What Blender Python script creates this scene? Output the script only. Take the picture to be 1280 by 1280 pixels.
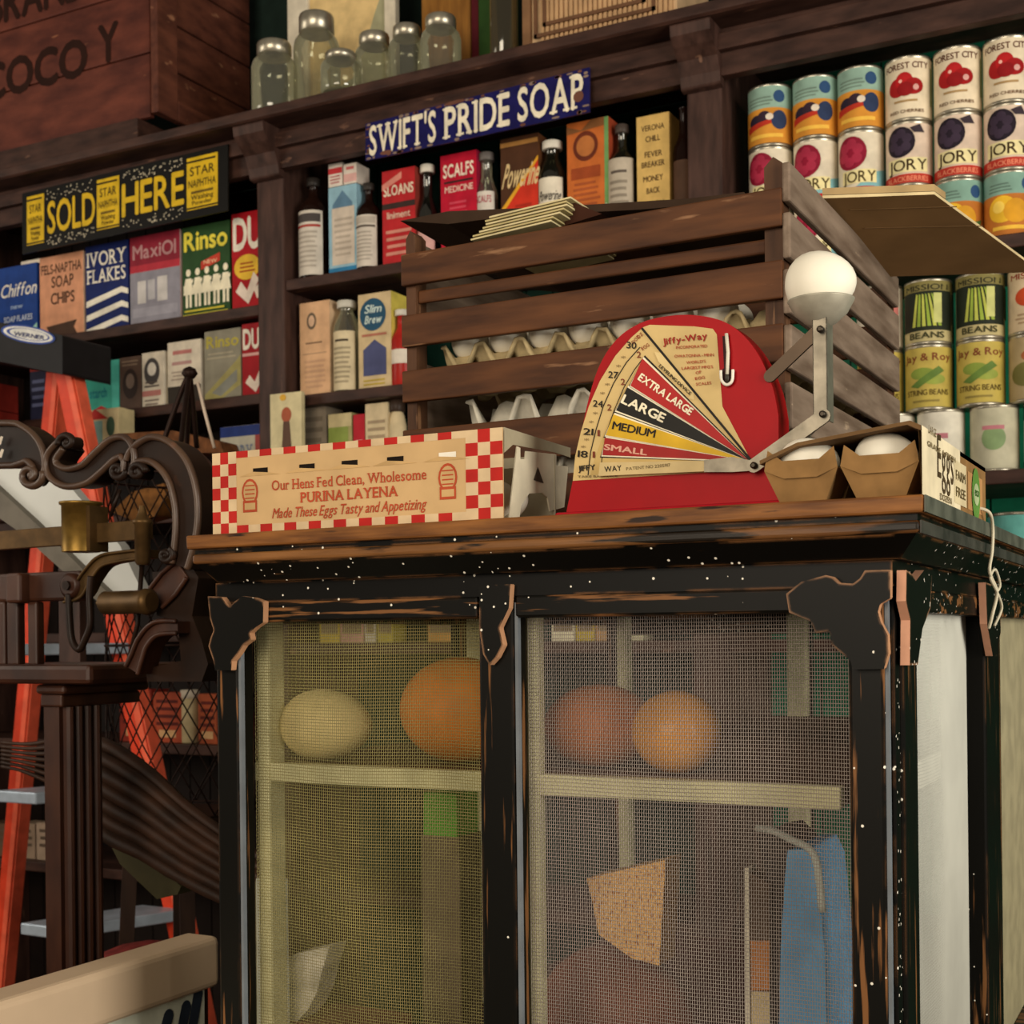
import bpy, math, random
from math import sin, cos, pi, radians as R
from mathutils import Vector as V, Matrix
random.seed(7)
S = bpy.context.scene
COL = S.collection
for o in list(bpy.data.objects): bpy.data.objects.remove(o)

# ------------------------------------------------------------------ camera, world, lights, exposure
FPX, ROLL, HY = 1700.0, R(.6), 796.0
ANG = math.atan2(.4647, .8855)
R0 = V((cos(ANG), sin(ANG), 0)); FW = V((-sin(ANG), cos(ANG), 0)); UP = V((0, 0, 1))
RR = cos(ROLL)*R0 - sin(ROLL)*UP
UR = sin(ROLL)*R0 + cos(ROLL)*UP
CAM = V((.1955, -1.0268, 1.40))
cd = bpy.data.cameras.new('camera'); cam = bpy.data.objects.new('camera', cd); COL.objects.link(cam)
cam.matrix_world = Matrix(((RR.x, UR.x, -FW.x, CAM.x), (RR.y, UR.y, -FW.y, CAM.y), (RR.z, UR.z, -FW.z, CAM.z), (0, 0, 0, 1)))
cd.sensor_width = 36; cd.sensor_fit = 'HORIZONTAL'; cd.lens = 36*FPX/1280; cd.shift_y = (HY-640)/1280
cd.clip_start = .05
cd.dof.use_dof = True; cd.dof.focus_distance = 1.2; cd.dof.aperture_fstop = 16
S.camera = cam

w = bpy.data.worlds.new('World'); S.world = w; w.use_nodes = True
w.node_tree.nodes['Background'].inputs[0].default_value = (1, .86, .68, 1)
w.node_tree.nodes['Background'].inputs[1].default_value = .12

def area(name, loc, target, sx, sy, power, col):
    l = bpy.data.lights.new(name, 'AREA'); l.shape = 'RECTANGLE'; l.size = sx; l.size_y = sy; l.energy = power; l.color = col
    o = bpy.data.objects.new(name, l); COL.objects.link(o); o.location = loc
    o.rotation_euler = (V(target)-V(loc)).to_track_quat('-Z', 'Y').to_euler()
    return o
area('window_light_right', (2.6, -.6, 1.75), (-.6, .7, 1.6), 1.6, 1.8, 66, (1, .93, .82))
area('window_light_front', (-.5, -3.2, 2.25), (-.8, 1.4, 1.7), 2.2, 1.6, 60, (1, .87, .70))
area('window_light_left', (-3.9, -.9, 2.2), (-1.2, 1.0, 1.5), 1.2, 1.6, 18, (1, .90, .76))
vs = S.view_settings; vs.view_transform = 'Standard'; vs.look = 'None'; vs.gamma = 1; vs.use_curve_mapping = False
vs.exposure = .55

def ray(px, py): return FW + RR*((px-640)/FPX) + UR*((HY-py)/FPX)
def PY(px, py, Y): d = ray(px, py); return CAM + d*((Y-CAM.y)/d.y)
def PX(px, py, X): d = ray(px, py); return CAM + d*((X-CAM.x)/d.x)
def PZ(px, py, Z): d = ray(px, py); return CAM + d*((Z-CAM.z)/d.z)

# ------------------------------------------------------------------ materials
def lin(h):
    h = h.lstrip('#'); c = [int(h[i:i+2], 16)/255 for i in (0, 2, 4)]
    return tuple((x/12.92 if x <= .04045 else ((x+.055)/1.055)**2.4) for x in c)
MC = {}
def base_nodes(name):
    m = bpy.data.materials.new(name); m.use_nodes = True; nt = m.node_tree
    return m, nt, nt.nodes['Principled BSDF']
def ramp(nt, a, b, p0=.35, p1=.65):
    r = nt.nodes.new('ShaderNodeValToRGB'); e = r.color_ramp.elements
    e[0].position = p0; e[0].color = (*a, 1); e[1].position = p1; e[1].color = (*b, 1); return r
def coords(nt, sc):
    t = nt.nodes.new('ShaderNodeTexCoord'); mp = nt.nodes.new('ShaderNodeMapping'); mp.inputs['Scale'].default_value = sc
    nt.links.new(t.outputs['Object'], mp.inputs[0]); return mp
def noise(nt, mp, s, det=4):
    n = nt.nodes.new('ShaderNodeTexNoise'); n.inputs['Scale'].default_value = s; n.inputs['Detail'].default_value = det
    nt.links.new(mp.outputs[0], n.inputs[0]); return n
def mixc(nt, fac, a, b):
    m = nt.nodes.new('ShaderNodeMix'); m.data_type = 'RGBA'
    for sock, v in ((m.inputs[0], fac), (m.inputs[6], a), (m.inputs[7], b)):
        if hasattr(v, 'is_output'): nt.links.new(v, sock)
        elif isinstance(v, (int, float)): sock.default_value = v
        else: sock.default_value = (*v, 1)
    return m.outputs[2]
def M(hexc, rough=.55, metal=0.0, var=.16, sc=28):
    """plain colour with slight soiling"""
    k = (hexc, rough, metal, var, sc)
    if k in MC: return MC[k]
    m, nt, b = base_nodes('print_' + hexc.strip('#'))
    c = lin(hexc); mp = coords(nt, (1, 1, 1)); n = noise(nt, mp, sc)
    r = ramp(nt, tuple(x*(1-var) for x in c), tuple(min(1, x*(1+var*.6)) for x in c))
    nt.links.new(n.outputs[0], r.inputs[0]); nt.links.new(r.outputs[0], b.inputs['Base Color'])
    b.inputs['Roughness'].default_value = rough; b.inputs['Metallic'].default_value = metal; b.inputs['Specular IOR Level'].default_value = .15
    MC[k] = m; return m
def wood(name, a, b_, stretch=(1.2, 14, 14), rough=.55, worn=None, wornamt=.62, bump=.25, spec=.2):
    if name in MC: return MC[name]
    m, nt, b = base_nodes(name); mp = coords(nt, stretch)
    n = noise(nt, mp, 4.5, 8); r = ramp(nt, lin(a), lin(b_), .32, .7); nt.links.new(n.outputs[0], r.inputs[0])
    col = r.outputs[0]
    if worn:
        mp2 = coords(nt, tuple(x*.7 for x in stretch)); n2 = noise(nt, mp2, 7, 10)
        r2 = ramp(nt, (0, 0, 0), (1, 1, 1), wornamt, wornamt+.06); nt.links.new(n2.outputs[0], r2.inputs[0])
        col = mixc(nt, r2.outputs[0], col, lin(worn))
    nt.links.new(col, b.inputs['Base Color']); b.inputs['Roughness'].default_value = rough; b.inputs['Specular IOR Level'].default_value = spec
    bp = nt.nodes.new('ShaderNodeBump'); bp.inputs['Strength'].default_value = bump; bp.inputs['Distance'].default_value = .002
    nt.links.new(n.outputs[0], bp.inputs['Height']); nt.links.new(bp.outputs[0], b.inputs['Normal'])
    MC[name] = m; return m
def paint_black(name, stretch, wearpos=.60, specks=.43, under='#7a5230', base='#0a0906'):
    """worn black paint over wood with white specks and rubbed edges"""
    if name in MC: return MC[name]
    m, nt, b = base_nodes(name); mp = coords(nt, stretch)
    n = noise(nt, mp, 5, 10); r = ramp(nt, (0, 0, 0), (1, 1, 1), wearpos, wearpos+.05); nt.links.new(n.outputs[0], r.inputs[0])
    bv = nt.nodes.new('ShaderNodeBevel'); bv.inputs['Radius'].default_value = .004; bv.samples = 4
    ge = nt.nodes.new('ShaderNodeNewGeometry'); dt = nt.nodes.new('ShaderNodeVectorMath'); dt.operation = 'DOT_PRODUCT'
    nt.links.new(bv.outputs[0], dt.inputs[0]); nt.links.new(ge.outputs['Normal'], dt.inputs[1])
    er = ramp(nt, (1, 1, 1), (0, 0, 0), .80, .95); nt.links.new(dt.outputs['Value'], er.inputs[0])
    mp3 = coords(nt, (1, 1, 1)); n3 = noise(nt, mp3, 22, 6); r3 = ramp(nt, (0, 0, 0), (1, 1, 1), .46, .56); nt.links.new(n3.outputs[0], r3.inputs[0])
    mu = nt.nodes.new('ShaderNodeMath'); mu.operation = 'MULTIPLY'; nt.links.new(er.outputs[0], mu.inputs[0]); nt.links.new(r3.outputs[0], mu.inputs[1])
    mx = nt.nodes.new('ShaderNodeMath'); mx.operation = 'MAXIMUM'; nt.links.new(mu.outputs[0], mx.inputs[0]); nt.links.new(r.outputs[0], mx.inputs[1])
    col = mixc(nt, mx.outputs[0], lin(base), lin(under))
    if specks:
        vo = nt.nodes.new('ShaderNodeTexVoronoi'); vo.inputs['Scale'].default_value = 170; nt.links.new(mp3.outputs[0], vo.inputs[0])
        ln = nt.nodes.new('ShaderNodeMath'); ln.operation = 'LESS_THAN'; ln.inputs[1].default_value = .20; nt.links.new(vo.outputs['Distance'], ln.inputs[0])
        sp = nt.nodes.new('ShaderNodeSeparateColor'); nt.links.new(vo.outputs['Color'], sp.inputs[0])
        n4 = noise(nt, mp3, 6, 2); ad = nt.nodes.new('ShaderNodeMath'); ad.operation = 'MULTIPLY'; nt.links.new(sp.outputs[0], ad.inputs[0]); nt.links.new(n4.outputs[0], ad.inputs[1])
        gt = nt.nodes.new('ShaderNodeMath'); gt.operation = 'GREATER_THAN'; gt.inputs[1].default_value = specks; nt.links.new(ad.outputs[0], gt.inputs[0])
        ml = nt.nodes.new('ShaderNodeMath'); ml.operation = 'MULTIPLY'; nt.links.new(ln.outputs[0], ml.inputs[0]); nt.links.new(gt.outputs[0], ml.inputs[1])
        col = mixc(nt, ml.outputs[0], col, lin('#e8e2d2'))
    nt.links.new(col, b.inputs['Base Color']); b.inputs['Roughness'].default_value = .42; b.inputs['Specular IOR Level'].default_value = .12
    MC[name] = m; return m
def glassy(name, tint, solid=.12, rough=.05):
    """thin clear glass: see-through with glossy reflections"""
    if name in MC: return MC[name]
    m, nt, b = base_nodes(name); nt.nodes.remove(b)
    tr = nt.nodes.new('ShaderNodeBsdfTransparent'); tr.inputs[0].default_value = (*lin(tint), 1)
    gs = nt.nodes.new('ShaderNodeBsdfGlossy'); gs.inputs[0].default_value = (.95, .95, .9, 1); gs.inputs['Roughness'].default_value = rough
    df = nt.nodes.new('ShaderNodeBsdfTranslucent'); df.inputs[0].default_value = (*lin(tint), 1); dd = nt.nodes.new('ShaderNodeBsdfDiffuse'); dd.inputs[0].default_value = (*lin(tint), 1)  # pale diffuse share stands in for light reflected off the glass
    m1 = nt.nodes.new('ShaderNodeMixShader'); nt.links.new(df.outputs[0], m1.inputs[1]); nt.links.new(dd.outputs[0], m1.inputs[2])
    gl = nt.nodes.new('ShaderNodeMixShader'); gl.inputs[0].default_value = .55; nt.links.new(m1.outputs[0], gl.inputs[1]); nt.links.new(gs.outputs[0], gl.inputs[2])
    fr = nt.nodes.new('ShaderNodeLayerWeight'); fr.inputs[0].default_value = .35
    ma = nt.nodes.new('ShaderNodeMath'); ma.operation = 'ADD'; ma.inputs[1].default_value = solid; nt.links.new(fr.outputs['Fresnel'], ma.inputs[0]); ma.use_clamp = True
    mi = nt.nodes.new('ShaderNodeMixShader'); nt.links.new(ma.outputs[0], mi.inputs[0]); nt.links.new(tr.outputs[0], mi.inputs[1]); nt.links.new(gl.outputs[0], mi.inputs[2])
    nt.links.new(mi.outputs[0], nt.nodes['Material Output'].inputs[0]); MC[name] = m; return m

SHELFW = wood('shelf_wood', '#2c1b16', '#4b3229', (3, 10, 10), .5, '#6b4c3c', .68)
SHELFV = wood('shelf_wood_upright', '#2f1f1a', '#503830', (10, 10, 2), .5, '#755645', .66)
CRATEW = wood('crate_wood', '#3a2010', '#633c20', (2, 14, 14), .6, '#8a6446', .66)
CRATES = wood('crate_wood_side', '#5d4c3e', '#8b7968', (14, 2, 14), .65, '#b09a80', .68)  # paler crate wood: light from the right is put into its colour
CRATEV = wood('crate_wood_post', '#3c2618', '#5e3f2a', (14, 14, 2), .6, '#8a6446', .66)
BOXW = wood('shipping_crate_wood', '#47211a', '#6d382a', (2.5, 12, 7), .6, '#a2694a', .70)
BOXD = wood('shipping_crate_dark', '#46251c', '#6b3d2d', (8, 3, 8), .6, '#93664c', .66)
TOPW = wood('counter_wood', '#573317', '#8f5c2c', (3, 16, 30), .5, '#2a1a10', .60)
BLK_H = paint_black('black_paint_rail', (1.5, 10, 22), .545)
BLK_V = paint_black('black_paint_stile', (26, 26, 1.1), .60, specks=.53)
BLK_D = paint_black('black_paint_fascia', (2, 10, 14), .72, specks=.41, base='#080705')
BLK_O = paint_black('black_paint_ornament', (4, 4, 4), .78, under='#b08360')
WORN = M('#b98a66', .6)
BRWN_L = wood('worn_brown_bead', '#4a2d16', '#8a5d33', (2, 20, 20), .4, '#1a130c', .56)
CREAM = M('#c9c49a', .6); CREAMD = M('#a9a279', .6)
IRON = wood('cast_iron', '#170e09', '#2c1c13', (3, 3, 3), .42, '#4a2e1f', .68, .3, .18)
IRIM = wood('cast_iron_rim', '#3a281e', '#57402f', (3, 3, 3), .36, '#6d4a36', .66, .3, .5)
IRONR = wood('rusty_iron', '#2c160e', '#4a2a1a', (5, 5, 2), .42, '#613c28', .66, .3, .35)
BRASS = M('#8c6e35', .38, .75, .35, 40); BRASSD = M('#5d4629', .45, .6, .3, 40)
STEEL = M('#7d7668', .45, .7, .3, 60); STEELL = M('#9b9484', .4, .7, .2, 60)
EGGM = M('#ece6d4', .45, 0, .05, 12)
PULP = M('#b3a078', .9, 0, .25, 60); PULPG = M('#c9c3b2', .9, 0, .2, 50)
KRAFT = M('#8c6a40', .85, 0, .2, 40); KRAFTD = M('#6d5234', .85, 0, .2, 30)
REDP = M('#a0030e', .5, 0, .10, 16)
WIREM = M('#2a1c17', .45, .5)
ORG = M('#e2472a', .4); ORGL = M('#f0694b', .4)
TIN = M('#b5ae9c', .32, .85, .15, 50)
GLASS = glassy('clear_glass', '#e4e4d4', .14)
BROWNG = M('#1d0f0a', .12, 0, .2)
BLACKP = M('#1b1a1c', .5)

# ------------------------------------------------------------------ mesh builder
GL = {}
def glyph(ch, bold):
    k = (ch, bold)
    if k in GL: return GL[k]
    c = bpy.data.curves.new('glyph', 'FONT'); c.body = ch; c.offset = bold; c.resolution_u = 3; c.fill_mode = 'FRONT'
    o = bpy.data.objects.new('glyph', c); me = bpy.data.meshes.new_from_object(o)
    me.calc_loop_triangles()
    vv = [(p.co.x, p.co.y) for p in me.vertices]; tt = [tuple(t.vertices) for t in me.loop_triangles]
    bpy.data.objects.remove(o); bpy.data.curves.remove(c); bpy.data.meshes.remove(me)
    GL[k] = (vv, tt); return GL[k]
SER = {'S': '', 'W': 'tl tc tr', 'I': 'bc tc', 'F': 'bl tl', 'T': 'bc', 'P': 'bl tl', 'R': 'bl tl br', 'D': 'bl tl', 'E': 'bl tl', 'A': 'bl br',
       'V': 'tl tr', 'Y': 'tl tr bc', 'L': 'bl tl', 'K': 'bl tl br tr', 'H': 'bl br tl tr', 'N': 'bl tl tr', 'U': 'tl tr', 'M': 'bl br tl tr',
       'h': 'bl br', 'n': 'bl br', 'r': 'bl', 'm': 'bl br', 'l': 'bc', 'i': 'bc', 'd': 'br', 'p': '', 'k': 'bl br', 'f': 'bl'}
class MB:
    def __init__(s, xf=None):
        s.v = []; s.f = []; s.mi = []; s.sm = []; s.mats = []; s.xf = xf; s.wrap = False
    def m(s, mat):
        if mat not in s.mats: s.mats.append(mat)
        return s.mats.index(mat)
    def add(s, vs, fs, mat, smooth=False):
        n = len(s.v); i = s.m(mat)
        for p in vs: s.v.append(tuple(s.xf(*p)) if s.xf else tuple(p))
        for f in fs: s.f.append([n+k for k in f]); s.mi.append(i); s.sm.append(smooth)
    def poly(s, pts, mat): s.add(pts, [range(len(pts))], mat)
    def box(s, x0, x1, y0, y1, z0, z1, mat):
        s.hexa([(x0, y0, z0), (x1, y0, z0), (x1, y1, z0), (x0, y1, z0), (x0, y0, z1), (x1, y0, z1), (x1, y1, z1), (x0, y1, z1)], mat)
    def hexa(s, p, mat): s.add(p, [(0, 3, 2, 1), (4, 5, 6, 7), (0, 1, 5, 4), (1, 2, 6, 5), (2, 3, 7, 6), (3, 0, 4, 7)], mat)
    def prism(s, pts, vec, mat, side=None):
        a = [V(p) for p in pts]; b = [p+V(vec) for p in a]; n = len(a)
        nrm = V((0, 0, 0))
        for i in range(n): nrm += a[i].cross(a[(i+1) % n])
        if nrm.dot(V(vec)) > 0: a.reverse(); b.reverse()
        s.add(a, [range(n)], mat); s.add(b, [list(range(n))[::-1]], mat)
        s.add(a+b, [(i, i+n, (i+1) % n+n, (i+1) % n) for i in range(n)], side or mat)
    def bar(s, a, b, w, t, mat, up=(0, 0, 1)):
        """straight bar a->b, width w across, thickness t"""
        a = V(a); b = V(b); d = (b-a).normalized(); u = V(up); side = d.cross(u)
        if side.length < 1e-4: side = d.cross(V((1, 0, 0)))
        side.normalize(); nn = side.cross(d).normalized(); side *= t/2; nn *= w/2
        s.hexa([a-side-nn, a+side-nn, b+side-nn, b-side-nn, a-side+nn, a+side+nn, b+side+nn, b-side+nn], mat)
    def lathe(s, prof, c, mat, seg=24, axis=None, cap=True, smooth=True):
        c = V(c); ax = V(axis).normalized() if axis else V((0, 0, 1))
        u = ax.orthogonal().normalized() if axis else V((1, 0, 0)); wv = ax.cross(u)
        vs = []; fs = []; n = len(prof)
        for r, z in prof:
            for k in range(seg):
                a = 2*pi*k/seg; vs.append(c+ax*z+u*(r*cos(a))+wv*(r*sin(a)))
        for i in range(n-1):
            for k in range(seg):
                k2 = (k+1) % seg; fs.append((i*seg+k, i*seg+k2, (i+1)*seg+k2, (i+1)*seg+k))
        s.add(vs, fs, mat, smooth)
        if cap:
            s.add(vs[:seg], [list(range(seg))[::-1]], mat); s.add(vs[-seg:], [range(seg)], mat)
    def tube(s, pts, r, mat, seg=6, closed=False):
        pts = [V(p) for p in pts]; n = len(pts); vs = []; fs = []
        rr = r if hasattr(r, '__len__') else [r]*n
        pu = None
        for i, p in enumerate(pts):
            d = (pts[min(i+1, n-1)]-pts[max(i-1, 0)]).normalized() if not closed else (pts[(i+1) % n]-pts[i-1]).normalized()
            if pu is None: pu = d.orthogonal().normalized()
            pu = (pu-d*pu.dot(d)); pu = pu.normalized() if pu.length > 1e-5 else d.orthogonal().normalized()
            q = d.cross(pu)
            for k in range(seg): vs.append(p+pu*(rr[i]*cos(2*pi*k/seg))+q*(rr[i]*sin(2*pi*k/seg)))
        for i in range(n if closed else n-1):
            j = (i+1) % n
            for k in range(seg):
                k2 = (k+1) % seg; fs.append((i*seg+k, i*seg+k2, j*seg+k2, j*seg+k))
        if not closed: fs += [list(range(seg))[::-1], [(n-1)*seg+k for k in range(seg)]]
        s.add(vs, fs, mat, True)
    def ellipsoid(s, c, rx, ry, rz, mat, seg=20, rings=12, egg=0):
        vs = []; fs = []
        for i in range(rings+1):
            t = pi*i/rings; x = -cos(t); rad = sin(t)*(1-egg*x)
            for k in range(seg): vs.append((c[0]+rx*x, c[1]+ry*rad*cos(2*pi*k/seg), c[2]+rz*rad*sin(2*pi*k/seg)))
        for i in range(rings):
            for k in range(seg):
                k2 = (k+1) % seg; fs.append((i*seg+k, i*seg+k2, (i+1)*seg+k2, (i+1)*seg+k))
        s.add(vs, fs, mat, True)
    # printing in a local (x, -layer, z) plane; xf bends or places it
    def rect(s, x0, x1, z0, z1, mat, L=1, n=1):
        if s.wrap: n = max(n, math.ceil(abs(x1-x0)/.0035))
        y = -.00035*L; vs = []; fs = []
        for i in range(n+1):
            x = x0+(x1-x0)*i/n; vs += [(x, y, z0), (x, y, z1)]
        for i in range(n): fs.append((2*i, 2*i+2, 2*i+3, 2*i+1))
        s.add(vs, fs, mat)
    def flat(s, pts, mat, L=1):
        if not s.wrap: s.add([(x, -.00035*L, z) for x, z in pts], [range(len(pts))], mat); return
        def clip(P, c, sg):
            o_ = []
            for i in range(len(P)):
                a, b = P[i-1], P[i]; ia, ib = sg*(a[0]-c) <= 1e-9, sg*(b[0]-c) <= 1e-9
                if ia != ib:
                    t_ = (c-a[0])/(b[0]-a[0]); o_.append((c, a[1]+(b[1]-a[1])*t_))
                if ib: o_.append(b)
            return o_
        lo = min(p[0] for p in pts); hi = max(p[0] for p in pts); n = max(1, math.ceil((hi-lo)/.0035))
        for i in range(n):
            q = clip(clip(pts, lo+(hi-lo)*(i+1)/n, 1), lo+(hi-lo)*i/n, -1)
            if len(q) > 2: s.add([(x, -.00035*L, z) for x, z in q], [range(len(q))], mat)
    def ell(s, cx, cz, rx, rz, mat, L=1, n=20): s.flat([(cx+rx*cos(2*pi*k/n), cz+rz*sin(2*pi*k/n)) for k in range(n)], mat, L)
    def txt(s, t, x0, x1, z0, h, mat, L=2, bold=.02, slant=0, serif=False, fn=None):
        H = max(p[1] for p in glyph('H', 0)[0]); y = -.00035*L
        items = []; x = 0
        for ch in t:
            if ch == ' ': x += .34*H; continue
            vv, tt = glyph(ch, 0)
            if not vv: continue
            mn = min(p[0] for p in vv); mxx = max(p[0] for p in vv)
            items.append((ch, x-mn, vv, tt, x, x+mxx-mn)); x += mxx-mn+(.17 if serif else .13)*H
        tot = x-.13*H
        if tot <= 0: return
        kx = (x1-x0)/tot; kz = h/H
        F = fn or (lambda a, b: (a, b))
        for ch, off, vv, tt, gx0, gx1 in items:
            q = bold*H
            for ci, (ox, oz) in enumerate(((-q, 0), (q, 0), (0, q), (0, -q)) if bold > .011 else ((0, 0),)):
                vs = []
                for px, pz in vv:
                    a, b = F(x0+(px+off+ox)*kx+slant*pz*kz, z0+(pz+oz)*kz); vs.append((a, y-.00003*ci, b))
                s.add(vs, tt, mat)
            if serif and ch in SER:
                xh = h*(.74 if ch.islower() else 1); sw = h*.17*min(1, kx/kz*1.3); sh = h*.075
                st = .10*h*kx/kz
                for cde in SER[ch].split():
                    cz = z0 if cde[0] == 'b' else z0+xh-sh
                    cx = {'l': x0+gx0*kx+st, 'r': x0+gx1*kx-st, 'c': x0+(gx0+gx1)/2*kx}[cde[1]]
                    q = [(cx-sw, cz), (cx+sw, cz), (cx+sw, cz+sh), (cx-sw, cz+sh)]
                    q = [F(a+slant*(b-z0), b) for a, b in q]; s.add([(a, y-.00016, b) for a, b in q], [(0, 1, 2, 3)], mat)
    def build(s, name, parent=None, origin=None, bevel=0, seg=2):
        o3 = V(origin) if origin is not None else (V(parent['_o']) if parent is not None and '_o' in parent.keys() else V((0, 0, 0)))
        me = bpy.data.meshes.new(name); me.from_pydata([tuple(V(p)-o3) for p in s.v], [], s.f)
        for mt in s.mats: me.materials.append(mt)
        me.polygons.foreach_set('material_index', s.mi); me.polygons.foreach_set('use_smooth', s.sm); me.update()
        o = bpy.data.objects.new(name, me); COL.objects.link(o)
        if parent is not None: o.parent = parent; o['_o'] = list(o3)
        else: o.location = o3
        if bevel:
            b = o.modifiers.new('bevel', 'BEVEL'); b.width = bevel; b.segments = seg; b.limit_method = 'ANGLE'; b.angle_limit = R(40)
        return o
def tag(o, label, cat, group=None, kind=None):
    o['label'] = label; o['category'] = cat
    if group: o['group'] = group
    if kind: o['kind'] = kind
    return o
def thing(name, label, cat, loc, group=None):
    o = bpy.data.objects.new(name, None); COL.objects.link(o); o.location = loc; o.empty_display_size = .02
    o['_o'] = list(loc); return tag(o, label, cat, group)
def dup(root, loc, label=None):
    r = root.copy(); COL.objects.link(r); r.location = loc
    if label: r['label'] = label
    for ch in list(root.children):
        c = ch.copy(); COL.objects.link(c); c.parent = r
        for g in list(ch.children):
            d = g.copy(); COL.objects.link(d); d.parent = c
    return r
def spline(pts, n=8, closed=False):
    P = [V(p) for p in pts]; out = []; N = len(P)
    for i in range(N if closed else N-1):
        p0 = P[(i-1) % N] if closed or i > 0 else P[0]; p1 = P[i]; p2 = P[(i+1) % N]
        p3 = P[(i+2) % N] if closed or i+2 < N else P[-1]
        for k in range(n):
            t = k/n
            out.append(.5*((2*p1)+(p2-p0)*t+(2*p0-5*p1+4*p2-p3)*t*t+(3*p1-p0-3*p2+p3)*t**3))
    if not closed: out.append(P[-1])
    return out
def design(mb, w, h, items, n=1):
    L = 1
    for it in items:
        k = it[0]; L += .35
        if k == 'r': mb.rect(it[1]*w, it[2]*w, it[3]*h, it[4]*h, M(it[5]), L, n)
        elif k == 'e': mb.ell(it[1]*w, it[2]*h, it[3]*w, it[4]*h, M(it[5]), L)
        elif k == 'p': mb.flat([(a*w, b*h) for a, b in it[1]], M(it[2]), L)
        elif k == 't':
            op = it[7] if len(it) > 7 else {}
            mb.txt(it[1], it[2]*w, it[3]*w, it[4]*h, (it[5]-it[4])*h, M(it[6]), L, op.get('b', .02), op.get('s', 0), op.get('f', False))
        elif k == 'l':   # lines of small print
            x0, x1, z0, z1, nl, hx = it[1:7]
            for i in range(nl):
                zz = z1-(z1-z0)*(i+.5)/nl; q = random.uniform(0, .12)
                mb.rect((x0+q*.5)*w, (x1-q)*w, (zz-.22*(z1-z0)/nl)*h, (zz+.22*(z1-z0)/nl)*h, M(hx), L, n)

# ================================================================== SETTING
f = MB(); f.box(-6, 2.6, -3.4, 1.8, -.05, 0, wood('floor_wood', '#3a2618', '#6b4a30', (1, 9, 9), .6)); o = f.build('floor'); o['kind'] = 'structure'
f = MB(); f.box(-6, 2.6, 1.78, 1.86, 0, 3.6, M('#20302a', .8)); o = f.build('wall_back'); o['kind'] = 'structure'

# ================================================================== SHELVING UNIT
ZL = [2.155, 1.955, 1.70, 1.42, 1.157, .85, .3]; ZM = [2.20, 1.94, 1.677, 1.39, 1.13, .85, .3]; ZR = [2.079, 1.677, 1.39, 1.13, .85, .3]
XP = [(-2.84, -2.76), (-1.726, -1.652), (-.702, -.632), (.42, .49)]
ux = thing('shelving_unit', 'long dark brown built-in store shelving with cornice and green back boards', 'shelves', (-1, 1.6, 0))
mb = MB()
x = -3.3
while x < 1.0:
    hx = '#1d1512' if x < -1.72 else ('#0b2a20' if x < -.70 else '#136a4c'); mb.box(x, x+.062, 1.70, 1.72, .02, 2.529, M(hx, .6)); mb.box(x+.062, x+.066, 1.705, 1.72, .02, 2.529, M('#07281e', .6)); x += .066  # left and middle backs darkened: recess shade put into the board colours
mb.build('back_panel', ux)
for a, b in XP:
    mb = MB(); mb.box(a, b, 1.42, 1.70, 0, 2.529, SHELFV); mb.build('post', ux, bevel=.004)
for (a, b), zs in (((XP[0][1], XP[1][0]), ZL), ((XP[1][1], XP[2][0]), ZM), ((XP[2][1], XP[3][0]), ZR)):
    for z in zs:
        mb = MB(); mb.box(a+.0005, b-.0005, 1.425, 1.698, z-.024, z, SHELFW); mb.build('shelf', ux, bevel=.002)
mb = MB(); mb.box(-3.3, 1.0, 1.405, 1.43, 2.442, 2.53, SHELFW); mb.build('fascia', ux, bevel=.002)
mb = MB()
prof = [(1.342, 2.530), (1.336, 2.534), (1.335, 2.553), (1.70, 2.553), (1.70, 2.530)]
mb.prism([(-3.3, y, z) for y, z in prof], (4.3, 0, 0), SHELFW); mb.build('cornice', ux, bevel=.002)
mb = MB(); mb.box(-3.3, 1.0, 1.388, 1.4045, 2.484, 2.515, SHELFW); mb.build('batten', ux, bevel=.002)
for i, (a, b) in enumerate(XP[1:3]):
    mb = MB(); cx0, cx1 = a-.004, b+.004
    pr = [(1.42, 2.425), (1.402, 2.428), (1.397, 2.45), (1.385, 2.475), (1.362, 2.492), (1.347, 2.508), (1.343, 2.5295), (1.42, 2.5295)]
    mb.prism([(cx0, y, z) for y, z in pr], (cx1-cx0, 0, 0), SHELFV); mb.build('corbel', ux, bevel=.004)

# ------------------------------------------------------------------ printed boxes on the shelves
def shelf_x(px, py, Y): return PY(px, py, Y).x
def carton(name, label, pxl, pxr, pyt, zb, items, col, Y=1.455, depth=.065, group=None, cat='box', rot=0, side=None):
    pyb = pyt+90
    a = PY(pxl, pyt+50, Y).x; b = PY(pxr, pyt+50, Y).x; w = b-a-.002; h = PY((pxl+pxr)/2, pyt, Y).z-zb
    org = V((a, Y, zb)); c, s_ = cos(rot), sin(rot)
    mb = MB(lambda x, y, z: (org.x+x*c-y*s_, org.y+x*s_+y*c, org.z+z))
    mb.box(0, w, 0, depth, 0, h, M(col))
    if side: mb.add([(w+.0003, 0, 0), (w+.0003, depth, 0), (w+.0003, depth, h), (w+.0003, 0, h)], [(0, 1, 2, 3)], M(side))
    design(mb, w, h, items)
    # folded flap seam on top
    mb.box(.002, w-.002, .004, depth*.5, h, h+.0012, M(col))
    return tag(mb.build(name, origin=org), label, cat, group)
G1 = 'laundry soap boxes on the upper left shelf'
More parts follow.
